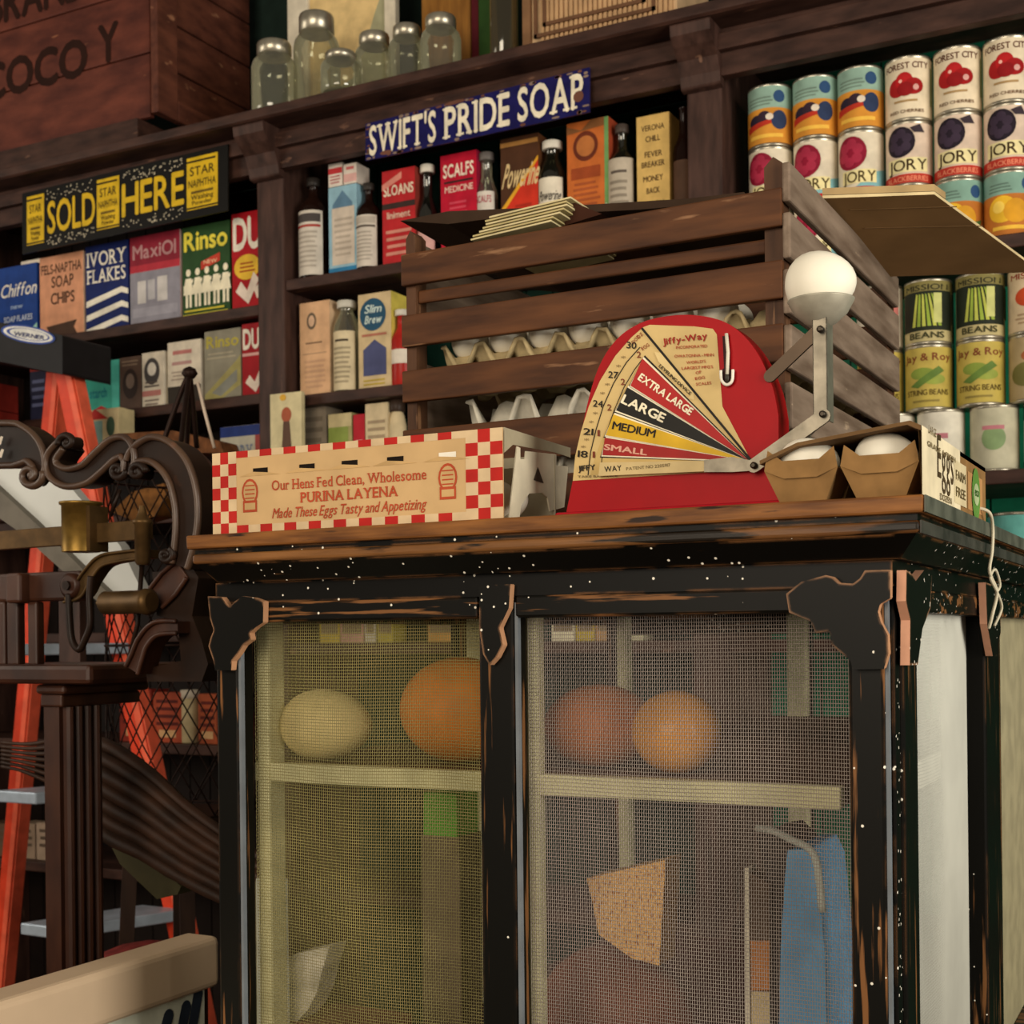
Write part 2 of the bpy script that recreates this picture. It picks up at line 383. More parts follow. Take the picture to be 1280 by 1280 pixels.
carton('soap_flake_box', 'blue soap flake box with white script, far left of the upper shelf', -12, 47, 333, 2.155, [
    ('t', 'Chiffon', .22, .98, .62, .78, '#e9e4d6', {'s': .25, 'b': .015}), ('t', 'SOAP FLAKES', .3, .9, .3, .37, '#c8d2de'), ('t', 'new', .45, .7, .46, .52, '#9fb4d0'),
    ('p', [(.7, 0), (1, 0), (1, .25), (.78, .12)], '#9fd0c0')], '#1d3f86', group=G1)
carton('soap_box', 'small pink and cream box peeking out above the blue script box', 27, 52, 325, 2.155, [('r', 0, 1, .82, 1, '#efe4d2'), ('l', .1, .9, .75, .95, 2, '#c05a4a')], '#d98d7c', Y=1.53, depth=.05, group=G1)
carton('soap_chip_box', 'peach coloured soap chips box with brown block lettering', 50, 105, 318, 2.155, [
    ('t', 'FELS-NAPTHA', .04, .96, .79, .90, '#5a3c2c', {'b': .03}), ('t', 'SOAP', .28, .78, .62, .75, '#5a3c2c', {'b': .03}), ('t', 'CHIPS', .26, .8, .42, .55, '#5a3c2c', {'b': .03}),
    ('p', [(.15, .16), (.85, .20), (.78, .12), (.85, .04), (.15, 0), (.22, .08)], '#4a3428')], '#d99a76', group=G1, side='#efc8a6')
carton('soap_flake_box', 'navy blue flakes box with white serif lettering and white chevron stripes', 107, 161, 304, 2.155, [
    ('t', 'IVORY', .05, .95, .76, .92, '#efe8d6', {'f': True, 'b': .015}), ('t', 'FLAKES', .05, .95, .57, .72, '#efe8d6', {'f': True, 'b': .015})] +
    [('p', [(.02, z-.12), (.85, z), (1, z-.03), (1, z+.03), (.85, z+.065), (.02, z-.05)], '#efe8d6') for z in (.42, .26, .10)], '#17255f', group=G1)
carton('soap_powder_box', 'faded crimson over grey soap powder box showing hanging wash, beside the green box', 163, 226, 292, 2.155, [
    ('r', 0, 1, .68, 1, '#8b2233'), ('r', 0, 1, .60, .68, '#b4323f'), ('t', 'MaxiOl', .06, .92, .75, .9, '#b98a8a', {'b': .03}),
    ('r', 0, 1, 0, .6, '#8e8b95'), ('r', .15, .32, .25, .5, '#c9c4c0'), ('r', .36, .5, .28, .5, '#b5b2b4'), ('r', .55, .75, .25, .52, '#c9c4c0'), ('r', .05, .95, .1, .2, '#9d9aa4')], '#a89da0', group=G1, side='#d8b9b0')
def folk(x0, n, hx):
    out = []
    for i in range(n):
        c = x0+i*.2; out += [('e', c, .50, .05, .04, hx), ('p', [(c-.06, .44), (c+.06, .44), (c+.11, .26), (c-.11, .26)], hx), ('r', c-.06, c-.01, .12, .27, hx), ('r', c+.02, c+.07, .12, .27, hx), ('p', [(c-.1, .36), (c+.1, .43), (c+.1, .39), (c-.1, .31)], hx)]
    return out
carton('soap_powder_box', 'dark green soap powder box with yellow lettering and white figures in a row', 228, 288, 280, 2.155, [
    ('t', 'Rinso', .05, .95, .74, .94, '#ead94a', {'b': .04}), ('p', [(.40, .60), (.80, .67), (.80, .58), (.40, .51)], '#c5402e'), ('t', 'NEW', .46, .74, .57, .61, '#efc9a0')] + folk(.13, 5, '#efe6c8') +
    [('l', .02, .98, .01, .10, 2, '#c7b93c')], '#2a4a26', group=G1)
DUZ = [('r', 0, 1, .56, 1, '#b01722'), ('t', 'DU', .05, .80, .63, .94, '#efe6d4', {'b': .05}), ('e', .42, .44, .36, .13, '#e5b93a'), ('l', .2, .65, .38, .5, 3, '#a5501c'),
       ('p', [(.1, .2), (.45, .06), (.75, .3), (.6, .38), (.42, .2), (.25, .3)], '#ead9c8'), ('p', [(.6, .2), (.9, .32), (.95, .24), (.7, .1)], '#ead9c8')]
carton('soap_powder_box', 'large red soap powder box with yellow disc, by the post on the upper shelf', 290, 336, 264, 2.155, DUZ, '#a8141d', group=G1)
G2 = 'soap and starch boxes on the second left shelf'
for k, t in enumerate(('lower', 'upper')):
    zz = 1.955-.055+k*.068
    a = PY(-20, 480, 1.44).x; b = PY(38, 480, 1.44).x; org = V((a, 1.30, zz))
    mb = MB(lambda x, y, z: (org.x+x, org.y+y, org.z+z)); mb.box(0, b-a, 0, .1, 0, .066, M('#8c2a22'))
    design(mb, b-a, .066, [('r', .93, 1, 0, 1, '#c9a482'), ('t', 'ARGO', .42, .86, .55, .85, '#d6a58a', {'b': .03}), ('t', 'Starch', .45, .86, .18, .38, '#cf9a80', {'s': .2}), ('r', .4, .9, .44, .49, '#c98a70')])
    tag(mb.build('starch_box', origin=org), f'{t} of two stacked brick red starch boxes behind the black ladder cap', 'box', G2)
mb = MB(); mb.box(-2.62, -2.2, 1.28, 1.41, 1.868, 1.8985, SHELFW); tag(mb.build('ledge_board', origin=(-2.4, 1.34, 1.868)), 'dark ledge board under the stacked red starch boxes', 'shelf board')
carton('soap_box', 'dark navy and red box between the red starch boxes and the ladder rail', 38, 60, 448, 1.955, [('r', 0, 1, .8, 1, '#a03028'), ('l', .1, .9, .2, .7, 4, '#6a6f92')], '#2c2c44', group=G2)
carton('starch_box', 'teal green starch box with a slanted top right of the ladder rail', 104, 150, 452, 1.955, [
    ('r', .0, .8, 0, .78, '#3fae98'), ('r', .8, 1, 0, 1, '#58c8b4'), ('t', 'starch', .2, .66, .32, .5, '#157f88', {'b': .05}), ('p', [(.12, .02), (.5, .16), (.85, .02)], '#c02c2a')], '#46b7a2', depth=.08, group=G2)
carton('soap_box', 'dim brown box with a dark oval portrait beside the teal starch box', 150, 177, 446, 1.955, [('e', .5, .5, .36, .28, '#3a2c26'), ('e', .5, .55, .2, .14, '#8a7566'), ('l', .1, .9, .82, .95, 2, '#8a7460')], '#5d483c', group=G2)
carton('soap_box', 'cream box with a black sketched face and pink strip, left of the plain white box', 178, 206, 440, 1.955, [('e', .45, .66, .36, .24, '#4a4644'), ('e', .45, .70, .2, .12, '#d6cfc0'), ('r', 0, .86, .22, .32, '#b97a72'), ('l', .1, .8, .36, .5, 2, '#5a504a'), ('l', .1, .8, .04, .18, 2, '#8a7c70')], '#d8cdb8', group=G2, side='#efe6d2')
carton('soap_box', 'white box with faint pink lettering and a dark base under the wire handle', 210, 252, 426, 1.955, [('l', .1, .85, .76, .9, 1, '#c07a74'), ('l', .1, .8, .6, .72, 1, '#b8908a'), ('l', .1, .8, .38, .55, 3, '#b0a090'), ('r', 0, 1, 0, .3, '#3a342e')], '#ddd2bd', group=G2)
carton('soap_powder_box', 'faded olive and grey soap powder box with washed-out yellow lettering, on the second shelf', 256, 302, 412, 1.955, [
    ('t', 'Rinso', .06, .94, .76, .92, '#b5a84a', {'b': .04}), ('p', [(0, .1), (.9, .55), (1, .62), (1, .2), (.4, 0), (0, 0)], '#a39a62'), ('p', [(.2, .12), (.9, .42), (.9, .25), (.45, .06)], '#8b8c82'), ('l', .05, .9, .58, .7, 2, '#a9a088')], '#8f8a78', group=G2)
carton('soap_powder_box', 'smaller red soap powder box by the post on the second shelf', 303, 341, 403, 1.955, [('r', 0, 1, .56, .60, '#d9a8a0')] + [('t', 'DUZ', .04, .86, .66, .92, '#efe6d4', {'b': .05})] + DUZ[4:], '#a31c24', group=G2)
G3 = 'goods on the third left shelf'
carton('soap_box', 'pale grey box with blue letters lying low at the back of the third shelf', 276, 330, 532, 1.72, [('r', 0, 1, .86, 1, '#2b3d7c'), ('t', 'IVORY', .1, .75, .48, .74, '#7a8296', {'f': True}), ('r', .82, .98, .3, .86, '#a24a44')], '#c0bba8', group=G3)
carton('soap_box', 'small dim grey box squeezed between pale box and picture card', 331, 341, 530, 1.72, [], '#6f665c', group=G3)
carton('starch_box', 'small cream box printed with a house front, standing below the teal box', 98, 150, 512, 1.84, [('r', .25, .6, .2, .75, '#7fa29a'), ('p', [(.1, .78), (.42, 1.02), (.74, .78)], '#b8322c'), ('e', .8, .6, .1, .22, '#3f5a44'), ('l', .1, .9, .05, .14, 1, '#b05a3c'), ('r', .2, .66, .14, .2, '#c8a060')], '#cdbd90', Y=1.36, depth=.05, group=G3)
mb = MB(); mb.box(-2.3, -1.8, 1.32, 1.42, 1.815, 1.8385, SHELFW); tag(mb.build('ledge_board', origin=(-2.0, 1.35, 1.815)), 'dark ledge board under the small house-front box', 'shelf board')
# trade card in front of the post
a = PY(338, 530, 1.39); b = PY(377, 530, 1.39); zt = PY(358, 491, 1.39).z; org = V((a.x, 1.39, 1.70))
mb = MB(lambda x, y, z: (org.x+x, org.y+y, org.z+z)); wv, hv = b.x-a.x, zt-1.70
mb.box(0, wv, 0, .012, 0, hv, M('#d3c79c')); design(mb, wv, hv, [('e', .52, .8, .16, .07, '#a2543a'), ('p', [(.35, .4), (.7, .4), (.62, .74), (.42, .74)], '#5d4436'), ('r', .44, .6, .2, .45, '#8c7a58'), ('p', [(.1, .1), (.4, .3), (.3, .1)], '#a9a06c'), ('p', [(.6, .05), (.9, .3), (.95, .1)], '#8f9068'), ('e', .42, .96, .1, .03, '#d9a83c')])
tag(mb.build('picture_card', origin=org), 'tall cream picture card with a small red-haired figure standing before the post', 'card')
mb = MB(); mb.box(-1.86, -1.42, 1.36, 1.42, 1.676, 1.699, SHELFW); tag(mb.build('ledge_board', origin=(-1.6, 1.39, 1.676)), 'dark ledge board under the tall picture card', 'shelf board')

# middle bay ----------------------------------------------------------------
GM = 'remedies on the upper middle shelf'; GN = 'remedies on the second middle shelf'; GO = 'remedies on the third middle shelf'
def bottle(name, label, pxl, pxr, pyt, zb, glass, lab, labz, group, Y=1.475, capc='#ded8c8', neck=.32, shoulder=.62, items=(), caph=.05):
    a = PY(pxl, pyt+60, Y).x; b = PY(pxr, pyt+60, Y).x; r = (b-a)/2; cx = (a+b)/2; h = PY((pxl+pxr)/2, pyt, Y).z-zb
    t = thing(name, label, 'bottle', (cx, Y, zb), group)
    mb = MB(); nr = r*neck; ch = caph*h
    mb.lathe([(r*.92, 0), (r, .02*h), (r, shoulder*h), (r*.9, (shoulder+.05)*h), (nr*1.3, (shoulder+.13)*h), (nr, (shoulder+.18)*h), (nr, .93*h), (nr*1.25, .94*h), (nr*1.25, h-ch)], (cx, Y, zb), glass)
    mb.build('glass_body', t)
    if capc:
        mb = MB(); mb.lathe([(nr*1.35, h-ch*1.6), (nr*1.45, h-ch*1.5), (nr*1.45, h-ch*.1), (nr*1.3, h)], (cx, Y, zb), M(capc, .4)); mb.build('stopper', t)
    if lab:
        rr = r*1.01; rot = .12
        mb = MB(lambda x, y, z: (cx+(rr-y)*sin(x/rr+rot), Y-(rr-y)*cos(x/rr+rot), zb+z)); mb.wrap = True
        z0, z1 = labz[0]*h, labz[1]*h; wl = rr*2.2
        mb.rect(-wl/2, wl/2, z0, z1, M(lab), 0, 14)
        mb2 = mb; old = mb.xf; mb.xf = lambda x, y, z: old(x-wl/2*.85, y, z+z0)
        design(mb, wl*.85, z1-z0, items, 6)
        mb.build('paper_label', t)
    return t
bottle('medicine_bottle', 'near-black bottle with long white label, first on the upper middle shelf', 377, 408, 224, 2.20, BROWNG, '#cfc6b8', (.04, .66), GM, capc='#2a2522', shoulder=.68, items=[('r', 0, 1, .82, .95, '#4a4442'), ('r', 0, 1, .74, .78, '#a04038'), ('l', .1, .9, .1, .7, 8, '#b0a698')])
c1 = carton('medicine_box', 'tall sky blue and white medicine box between two near-black bottles', 411, 447, 232, 2.20, [('r', .12, .92, .12, .76, '#cdbfae'), ('p', [(.15, .80), (.5, .95), (.85, .80), (.85, .76), (.15, .76)], '#5d7f98'), ('r', 0, 1, 0, .09, '#2f78a4'), ('l', .2, .85, .2, .66, 7, '#b2a595')], '#8fb6c6', group=GM)
bz = c1.location.z + max(v.co.z for v in c1.data.vertices)
for k, (p0, p1, lb) in enumerate(((411, 429, 'small red-and-white carton, left one on top of the sky blue box'), (430, 447, 'small pink-striped white carton, right one on top of the sky blue box'))):
    carton('pill_box', lb, p0, p1, 204, bz+.0003, [('r', 0, 1, .55, .8, '#c0373a'), ('l', .1, .9, .1, .5, 3, '#b86a6a')] if k == 0 else [('r', 0, 1, .1, .5, '#e0b0a8'), ('r', .2, .8, .7, .85, '#c86a68')], '#e2d6c8', depth=.05, group=GM)
bottle('medicine_bottle', 'shorter near-black bottle with white label right of the sky blue box', 448, 475, 230, 2.20, BROWNG, '#d2c8ba', (.05, .62), GM, capc='#35302c', shoulder=.66, items=[('r', 0, 1, .84, .97, '#b8aea0'), ('r', 0, 1, .76, .8, '#5a5048'), ('l', .1, .9, .1, .7, 8, '#b0a698')])
carton('liniment_box', 'faded red liniment box at the left of the red boxes, behind the crate corner', 478, 520, 211, 2.20, [('t', 'SLOANS', .05, .95, .74, .84, '#e9d9c0', {'b': .04}), ('r', 0, 1, .60, .66, '#3a2a26'), ('p', [(.0, .86), (.6, .97), (.6, .9), (.0, .8)], '#d88a7a'), ('t', 'liniment', .15, .85, .5, .57, '#e6c8b0'), ('l', .1, .9, .1, .4, 4, '#d08a78')], '#b5262a', group=GM, side='#8e3a30')
bottle('liniment_bottle', 'small dark glass bottle with pink label and white cap between two red boxes', 524, 546, 207, 2.20, glassy('smoke_glass', '#5a5a50', .15), '#d8a8a0', (.05, .45), GM, shoulder=.5, neck=.5, items=[('l', .1, .9, .6, .92, 2, '#a03030')])
carton('liniment_box', 'bright red liniment box with white lettering below the blue sign', 551, 597, 191, 2.20, [('t', 'SCALFS', .08, .92, .78, .90, '#efdcc8', {'b': .04}), ('r', .1, .9, .72, .74, '#3a2020'), ('t', 'MEDICINE', .12, .9, .63, .69, '#efc8b8'), ('l', .2, .8, .3, .55, 5, '#d2465a')], '#b81430', group=GM, side='#9a1a3a')
bottle('liniment_bottle', 'small clear bottle with white label right of the bright red box', 597, 621, 192, 2.20, GLASS, '#d9d0c4', (.05, .6), GM, shoulder=.58, neck=.5, capc='#6a6460', items=[('t', 'SCALFS', .1, .9, .8, .92, '#b03a50')])
carton('stove_polish_box', 'brown, red and orange box with slanted gold lettering', 626, 674, 170, 2.20, [('p', [(0, .32), (1, .78), (1, 0), (0, 0)], '#c9331f'), ('p', [(0, .30), (1, .76), (1, .80), (0, .36)], '#e0a32a'), ('t', 'Powerine', .03, .97, .55, .76, '#dcc08a', {'b': .03, 's': .25}), ('r', 0, 1, .92, .96, '#a9793f'), ('l', .35, .9, .1, .4, 5, '#a92a1a')], '#4d2f1c', group=GM, side='#5e3a22')
bottle('medicine_bottle', 'clear bottle with yellow and white label and white cap beside the slanted-lettering box', 675, 707, 178, 2.20, glassy('dark_glass', '#70705c', .12), '#e2d9c4', (.03, .62), GM, shoulder=.66, neck=.5, items=[('p', [(0, 0), (1, 0), (1, .62), (0, .2)], '#dcb91f'), ('t', 'Powerine', .05, .95, .62, .78, '#3a342c', {'s': .3})])
carton('medicine_box', 'orange and green tonic box with dark oval emblem, tallest below the sign end', 709, 762, 150, 2.20, [('r', .90, 1, 0, 1, '#6f9a5c'), ('e', .45, .78, .3, .13, '#6a2f1c'), ('e', .45, .78, .22, .09, '#b8703a'), ('r', .1, .8, .5, .6, '#9c4722'), ('l', .12, .8, .25, .48, 5, '#a5542c'), ('p', [(0, 0), (.95, .0), (.95, .26)], '#c8c4b4'), ('p', [(0, .97), (.35, .92), (.6, 1), (.9, 1), (.9, .93), (0, .90)], '#8a5a34')], '#c4692f', group=GM, side='#a8482c')
bottle('medicine_bottle', 'clear flask-shaped bottle with grey-white label between the orange and cream boxes', 761, 795, 157, 2.20, glassy('dark_glass', '#70705c', .12), '#b9ad9a', (.03, .66), GM, shoulder=.62, neck=.34, capc='#4a403a', items=[('l', .1, .9, .1, .7, 6, '#8f8474'), ('r', .2, .8, .78, .82, '#5a5048')])
carton('medicine_box', 'tall straw yellow remedy box with dark brown lines of capital letters', 796, 838, 143, 2.20, [('t', 'VERONA', .15, .85, .86, .91, '#5a4426'), ('t', 'CHILL', .28, .72, .76, .81, '#5a4426'), ('t', 'FEVER', .25, .78, .62, .67, '#5a4426'), ('t', 'BREAKER', .15, .85, .53, .58, '#5a4426'), ('t', 'MONEY', .2, .8, .40, .45, '#5a4426'), ('t', 'BACK', .3, .7, .29, .34, '#5a4426'), ('t', 'RETURN', .18, .82, .17, .22, '#5a4426')], '#d2ae66', group=GM, side='#b98d48')
bottle('medicine_bottle', 'dark brown bottle with faded label, last before the right-hand post', 842, 868, 128, 2.20, BROWNG, '#5a4030', (.05, .5), GM, shoulder=.58, neck=.4, capc=None)
carton('medicine_box', 'plain peach medicine box beside the post on the second middle shelf', 375, 413, 377, 1.94, [('e', .4, .80, .16, .09, '#6a5a48'), ('e', .4, .80, .10, .06, '#d6b090'), ('r', .2, .75, .56, .575, '#7a6048'), ('r', .1, .9, .45, .46, '#a88a6c'), ('l', .15, .85, .08, .4, 6, '#c39a78')], '#d4a981', group=GN, side='#e2c09a')
bottle('medicine_bottle', 'clear bottle with large cream label between peach and blue-capped boxes', 420, 448, 377, 1.94, GLASS, '#d4c4a0', (.03, .66), GN, shoulder=.7, neck=.5, capc='#c8c4b6', items=[('r', .2, .8, .82, .86, '#4a4032'), ('l', .1, .9, .1, .75, 8, '#a5977a')])
carton('baking_powder_box', 'cream box with a blue rounded badge on top and blue panel below', 448, 490, 366, 1.94, [('e', .45, .78, .40, .17, '#27506a'), ('t', 'Slim', .2, .7, .80, .88, '#cfe0d8', {'s': .2, 'b': .03}), ('t', 'Brew', .2, .7, .69, .77, '#cfe0d8', {'s': .2, 'b': .03}), ('p', [(.15, .15), (.85, .15), (.85, .42), (.5, .52), (.15, .42)], '#4a4f74'), ('l', .1, .9, .04, .12, 2, '#b39a3c'), ('l', .1, .9, .54, .6, 1, '#b0705a')], '#cbb48a', group=GN, side='#dcc95c')
bottle('medicine_bottle', 'red bottle with white band, partly hidden behind the crate edge', 491, 516, 388, 1.94, M('#a8261f', .3), '#e0d6c6', (.3, .48), GN, shoulder=.6, neck=.45, capc='#cfc9ba')
carton('remedy_box', 'dim grey-brown box just right of the picture card', 378, 409, 508, 1.75, [('l', .1, .9, .2, .9, 5, '#6f6455')], '#857968', group=GO)
carton('remedy_box', 'green and cream box on the third middle shelf', 411, 441, 517, 1.75, [('r', .0, .85, .0, .8, '#8b9a4c'), ('r', 0, 1, .8, 1, '#c9b98c')], '#a8a06a', group=GO)
carton('remedy_box', 'narrow red box between the green and the cream box', 442, 457, 518, 1.75, [('r', .2, .8, .4, .6, '#d9a0a0')], '#b3202e', group=GO)
carton('remedy_box', 'taller cream box with faint print on the third middle shelf', 457, 486, 504, 1.75, [('l', .1, .9, .3, .8, 5, '#a08c70')], '#d0bd98', group=GO)
bottle('remedy_jar', 'short cream jar with dark lid beside the crate on the third middle shelf', 487, 507, 500, 1.75, M('#d2bf98', .4), None, (0, 1), GO, shoulder=.66, neck=.6, capc='#3b2d24', caph=.1)
mb = MB(); mb.box(-1.64, -1.2, 1.44, 1.60, 1.7275, 1.7495, SHELFW); mb.box(-1.64, -1.62, 1.44, 1.6, 1.6775, 1.7275, SHELFW); mb.box(-1.22, -1.2, 1.44, 1.6, 1.6775, 1.7275, SHELFW)
tag(mb.build('riser_board', origin=(-1.4, 1.52, 1.6775)), 'low dark riser board under the third row of remedy boxes', 'shelf board')

# ------------------------------------------------------------------ tins in the right bay
CR, CH = .0412, .1165
def tin(name, label, cx, cy, zb, base, items, group, rot=.10, h=CH, r=CR):
    t = thing(name, label, 'tin can', (cx, cy, zb), group)
    mb = MB(); mb.lathe([(r*.97, 0), (r*1.02, .001), (r*1.02, .004), (r*.985, .006), (r*.985, h-.006), (r*1.02, h-.004), (r*1.02, h-.0008), (r*.97, h), (r*.95, h-.003)], (cx, cy, zb), TIN, 28)
    mb.build('metal_body', t)
    rr = r*.995; w = rr*2.5; z0 = .0055; hl = h-.011
    mb = MB(lambda x, y, z: (cx+(rr-y)*sin(x/rr+rot), cy-(rr-y)*cos(x/rr+rot), zb+z)); mb.wrap = True
    mb.rect(-rr*pi, rr*pi, z0, z0+hl, M(base), 0, 40)
    old = mb.xf; mb.xf = lambda x, y, z: old(x-w/2, y, z+z0)
    design(mb, w, hl, items, 12); mb.build('paper_label', t)
    return t
def blob(cx, cz, r, hx, hi, n=5):
    o_ = [('e', cx, cz, r, r*1.0, hx)]
    for i in range(n):
        a = i*2*pi/n+.4; o_.append(('e', cx+r*.5*cos(a), cz+r*.55*sin(a), r*.32, r*.3, hi))
    return o_
PLUM = [('r', -.6, 1.6, .62, 1.01, '#8fae9e'), ('l', .12, .62, .66, .84, 3, '#6f8578'), ('e', .74, .82, .11, .11, '#2d4c74'), ('r', -.6, 1.6, 0, .62, '#cf8c33'), ('e', .30, .40, .16, .12, '#2a2032'), ('e', .46, .44, .14, .13, '#33222f'), ('p', [(.1, .22), (.6, .34), (.62, .44), (.5, .4), (.1, .34)], '#b5321f'),
        ('e', .74, .40, .15, .17, '#2c3a5a'), ('e', .56, .46, .07, .06, '#e0d3c0'), ('l', .15, .85, .05, .2, 1, '#e9b84a')]
RASP = [('r', -.6, 1.6, 0, .07, '#b32a28'), ('p', [(.45, .07), (1.2, .07), (1.2, .42), (.8, .32)], '#7fb3b8')] + blob(.36, .66, .29, '#8a1530', '#a52a44', 6) + [('r', .2, .82, .13, .36, '#e6d9a0'), ('t', 'JORY', .22, .8, .15, .33, '#4a3a1a', {'b': .02})]
CHER = [('t', 'FOREST CITY', .08, .9, .83, .93, '#5a2a1c', {'b': .03}), ('e', .34, .52, .17, .16, '#a31a1c'), ('e', .46, .62, .15, .15, '#b31d20'), ('e', .62, .52, .17, .14, '#9c1518'), ('e', .48, .48, .14, .12, '#8c1216'), ('e', .66, .50, .05, .05, '#e0a8a0'), ('e', .40, .62, .03, .03, '#e8b0a0'), ('l', .25, .75, .24, .32, 1, '#a8895c'), ('t', 'RED CHERRIES', .2, .8, .08, .13, '#6a4a30'), ('r', .96, 1.0, .2, .85, '#7a8a4c')]
BLKB = [('r', -.6, 1.6, 0, .15, '#b5362a'), ('t', 'BLACKBERRIES', .12, .88, .03, .11, '#e08a6a')] + blob(.38, .70, .26, '#231a26', '#3a2d3e', 6) + [('r', .14, .86, .18, .42, '#e4d8a2'), ('t', 'JORY', .17, .84, .21, .39, '#3f2f18', {'b': .02}), ('p', [(.55, .92), (.72, .98), (.8, .84), (.62, .84)], '#3a3038')]
PEAR = [('r', -.6, 1.6, .66, 1.01, '#7fa394'), ('l', .12, .62, .7, .86, 3, '#5f786c'), ('e', .82, .82, .1, .11, '#2d4c74'), ('r', -.6, 1.6, 0, .66, '#b9702c'), ('e', .40, .42, .24, .22, '#e3b32e'), ('e', .62, .38, .2, .2, '#d69a26'), ('e', .34, .46, .1, .1, '#f0cc5a'), ('p', [(.75, .3), (.95, .36), (.9, .22)], '#4a6a34'), ('l', .2, .85, .04, .18, 1, '#e8b840')]
BEAN = [('r', -.6, 1.6, .84, 1.01, '#7d7443'), ('t', 'MISSION', .1, .9, .86, .95, '#2c2a18'), ('r', .0, 1, .18, .84, '#20261a')] + [('p', [(.25+i*.09, .25), (.31+i*.09, .25), (.36+i*.05, .78), (.33+i*.05, .80)], '#8ea33c' if i % 2 else '#b3b850') for i in range(6)] + [('r', .62, .76, .3, .8, '#c2c47a'), ('t', 'BEANS', .2, .8, .05, .15, '#3a3a20', {'b': .03}), ('r', 1, 1.4, .3, .8, '#3a3c24')]
RAVE = [('t', 'Jay & Roy', .06, .94, .78, .90, '#7a3f22', {'b': .03}), ('e', .42, .56, .22, .10, '#7d8e3a'), ('e', .62, .46, .2, .09, '#94a146'), ('p', [(.2, .36), (.7, .68), (.8, .6), (.35, .32)], '#5f7a34'), ('t', 'STRING BEANS', .12, .88, .2, .29, '#5a4a1c'), ('l', .2, .8, .06, .14, 1, '#8a7a3c')]
TOMA = [('r', -.6, 1.6, .84, 1.01, '#c9b690'), ('t', 'MISSION', .1, .9, .85, .94, '#8a3020'), ('e', .45, .55, .25, .16, '#b5431f'), ('e', .55, .5, .14, .1, '#cf6a34'), ('l', .2, .8, .1, .3, 3, '#a58a6a')]
WHIT = [('l', .25, .75, .5, .7, 1, '#b5727a'), ('l', .2, .8, .2, .45, 3, '#b9b6a0')]
WAYN = [('r', -.6, 1.6, .78, 1.01, '#1d1d1a'), ('t', 'WAYNE', .08, .92, .81, .95, '#e0d6c0', {'b': .03}), ('e', .5, .46, .42, .28, '#38502c'), ('p', [(.14, .36), (.3, .58), (.62, .66), (.85, .56), (.72, .4), (.4, .3)], '#c87f34'), ('p', [(.24, .42), (.36, .56), (.62, .61), (.7, .55), (.4, .42)], '#dfa254'), ('r', -.6, 1.6, 0, .10, '#1d1d1a')]
TEAL = [('r', -.6, 1.6, .3, .7, '#3f8f8a'), ('e', .5, .5, .3, .2, '#a33a2c')]
XC = [-.5605, -.474, -.390, -.3035, -.218, -.1335]; CY = 1.45+CR
ords = ['first from the left', 'second from the left', 'third from the left']
def row(xs, zb, base, items, name, group, labels):
    t0 = None
    for x_, lb in zip(xs, labels):
        if t0 is None: t0 = tin(name, lb, x_, CY, zb, base, items, group)
        else: dup(t0, (x_, CY, zb), lb)
za, zb_, zc = 2.080+2*CH, 2.080+CH, 2.080
row(XC[:3], za, '#cf8c33', PLUM, 'fruit_tin', 'tins of prunes on the upper right shelf', [f'orange and sage prune tin in the top tier, {o_}' for o_ in ords])
row(XC[3:], za, '#e2d3b6', CHER, 'fruit_tin', 'tins of cherries on the upper right shelf', ['cream cherry tin nearest to the prune tins', 'cream cherry tin in the middle of the cherry tins', 'rightmost cream cherry tin, cut by the photo edge'])
row(XC[:3], zb_, '#ded3bb', RASP, 'fruit_tin', 'tins of raspberries on the upper right shelf', [f'white and blue raspberry tin under a prune tin, {o_}' for o_ in ords])
row(XC[3:], zb_, '#d8c3ae', BLKB, 'fruit_tin', 'tins of blackberries on the upper right shelf', ['blackberry tin with red foot nearest the raspberry tins', 'middle blackberry tin with red foot', 'blackberry tin with red foot by the photo edge'])
row(XC[3:6], zc, '#b9702c', PEAR, 'fruit_tin', 'tins of pears in the lowest tier of the upper right shelf', ['pear tin mostly hidden behind the cardboard flap', 'pear tin of which only the sage top shows above the flap', 'pear tin with big yellow fruit right of the cardboard flap'])
row(XC[:3], zc, '#ded3bb', RASP, 'fruit_tin', 'hidden tins carrying the raspberry tins', ['lowest white tin behind the crate post', 'lowest white tin behind the crate side', 'lowest white tin behind the flap hinge'])
def xr(px, py): return PY(px, py, CY).x
r2 = [xr(1104, 450), xr(1161, 450), xr(1226, 450), xr(1289, 450)]; r2[0] = r2[1]-.086; r2[3] = r2[2]+.088
z2 = 1.678+2*CH; z1 = 1.678+CH; z0 = 1.678
tin('vegetable_tin', 'white and pink tin half hidden behind the crate side, top tier of second right shelf', r2[0], CY, z2, '#ddd2bd', [('r', .5, .9, .25, .7, '#c8766c'), ('t', 'MOSS', .4, .9, .76, .86, '#5a4a40')], 'upper tier of vegetable tins')
row(r2[1:3], z2, '#b5a878', BEAN, 'vegetable_tin', 'upper tier of vegetable tins', ['green bean tin with dark label, left one under the flap', 'green bean tin with dark label, right one under the flap'])
tin('vegetable_tin', 'cream tin with an orange-red vegetable at the photo edge', r2[3], CY, z2, '#cdb896', TOMA, 'upper tier of vegetable tins')
row(r2[:3], z1, '#b8a450', RAVE, 'vegetable_tin', 'yellow tier of vegetable tins', ['yellow string bean tin half hidden behind the crate side', 'yellow string bean tin in the middle of its row', 'yellow string bean tin right of the middle one'])
tin('vegetable_tin', 'tan tin with green leaf print at the photo edge in the yellow tier', r2[3], CY, z1, '#a8946c', [('e', .4, .4, .3, .2, '#6f6a38'), ('e', .5, .7, .2, .1, '#9c5a34')], 'yellow tier of vegetable tins')
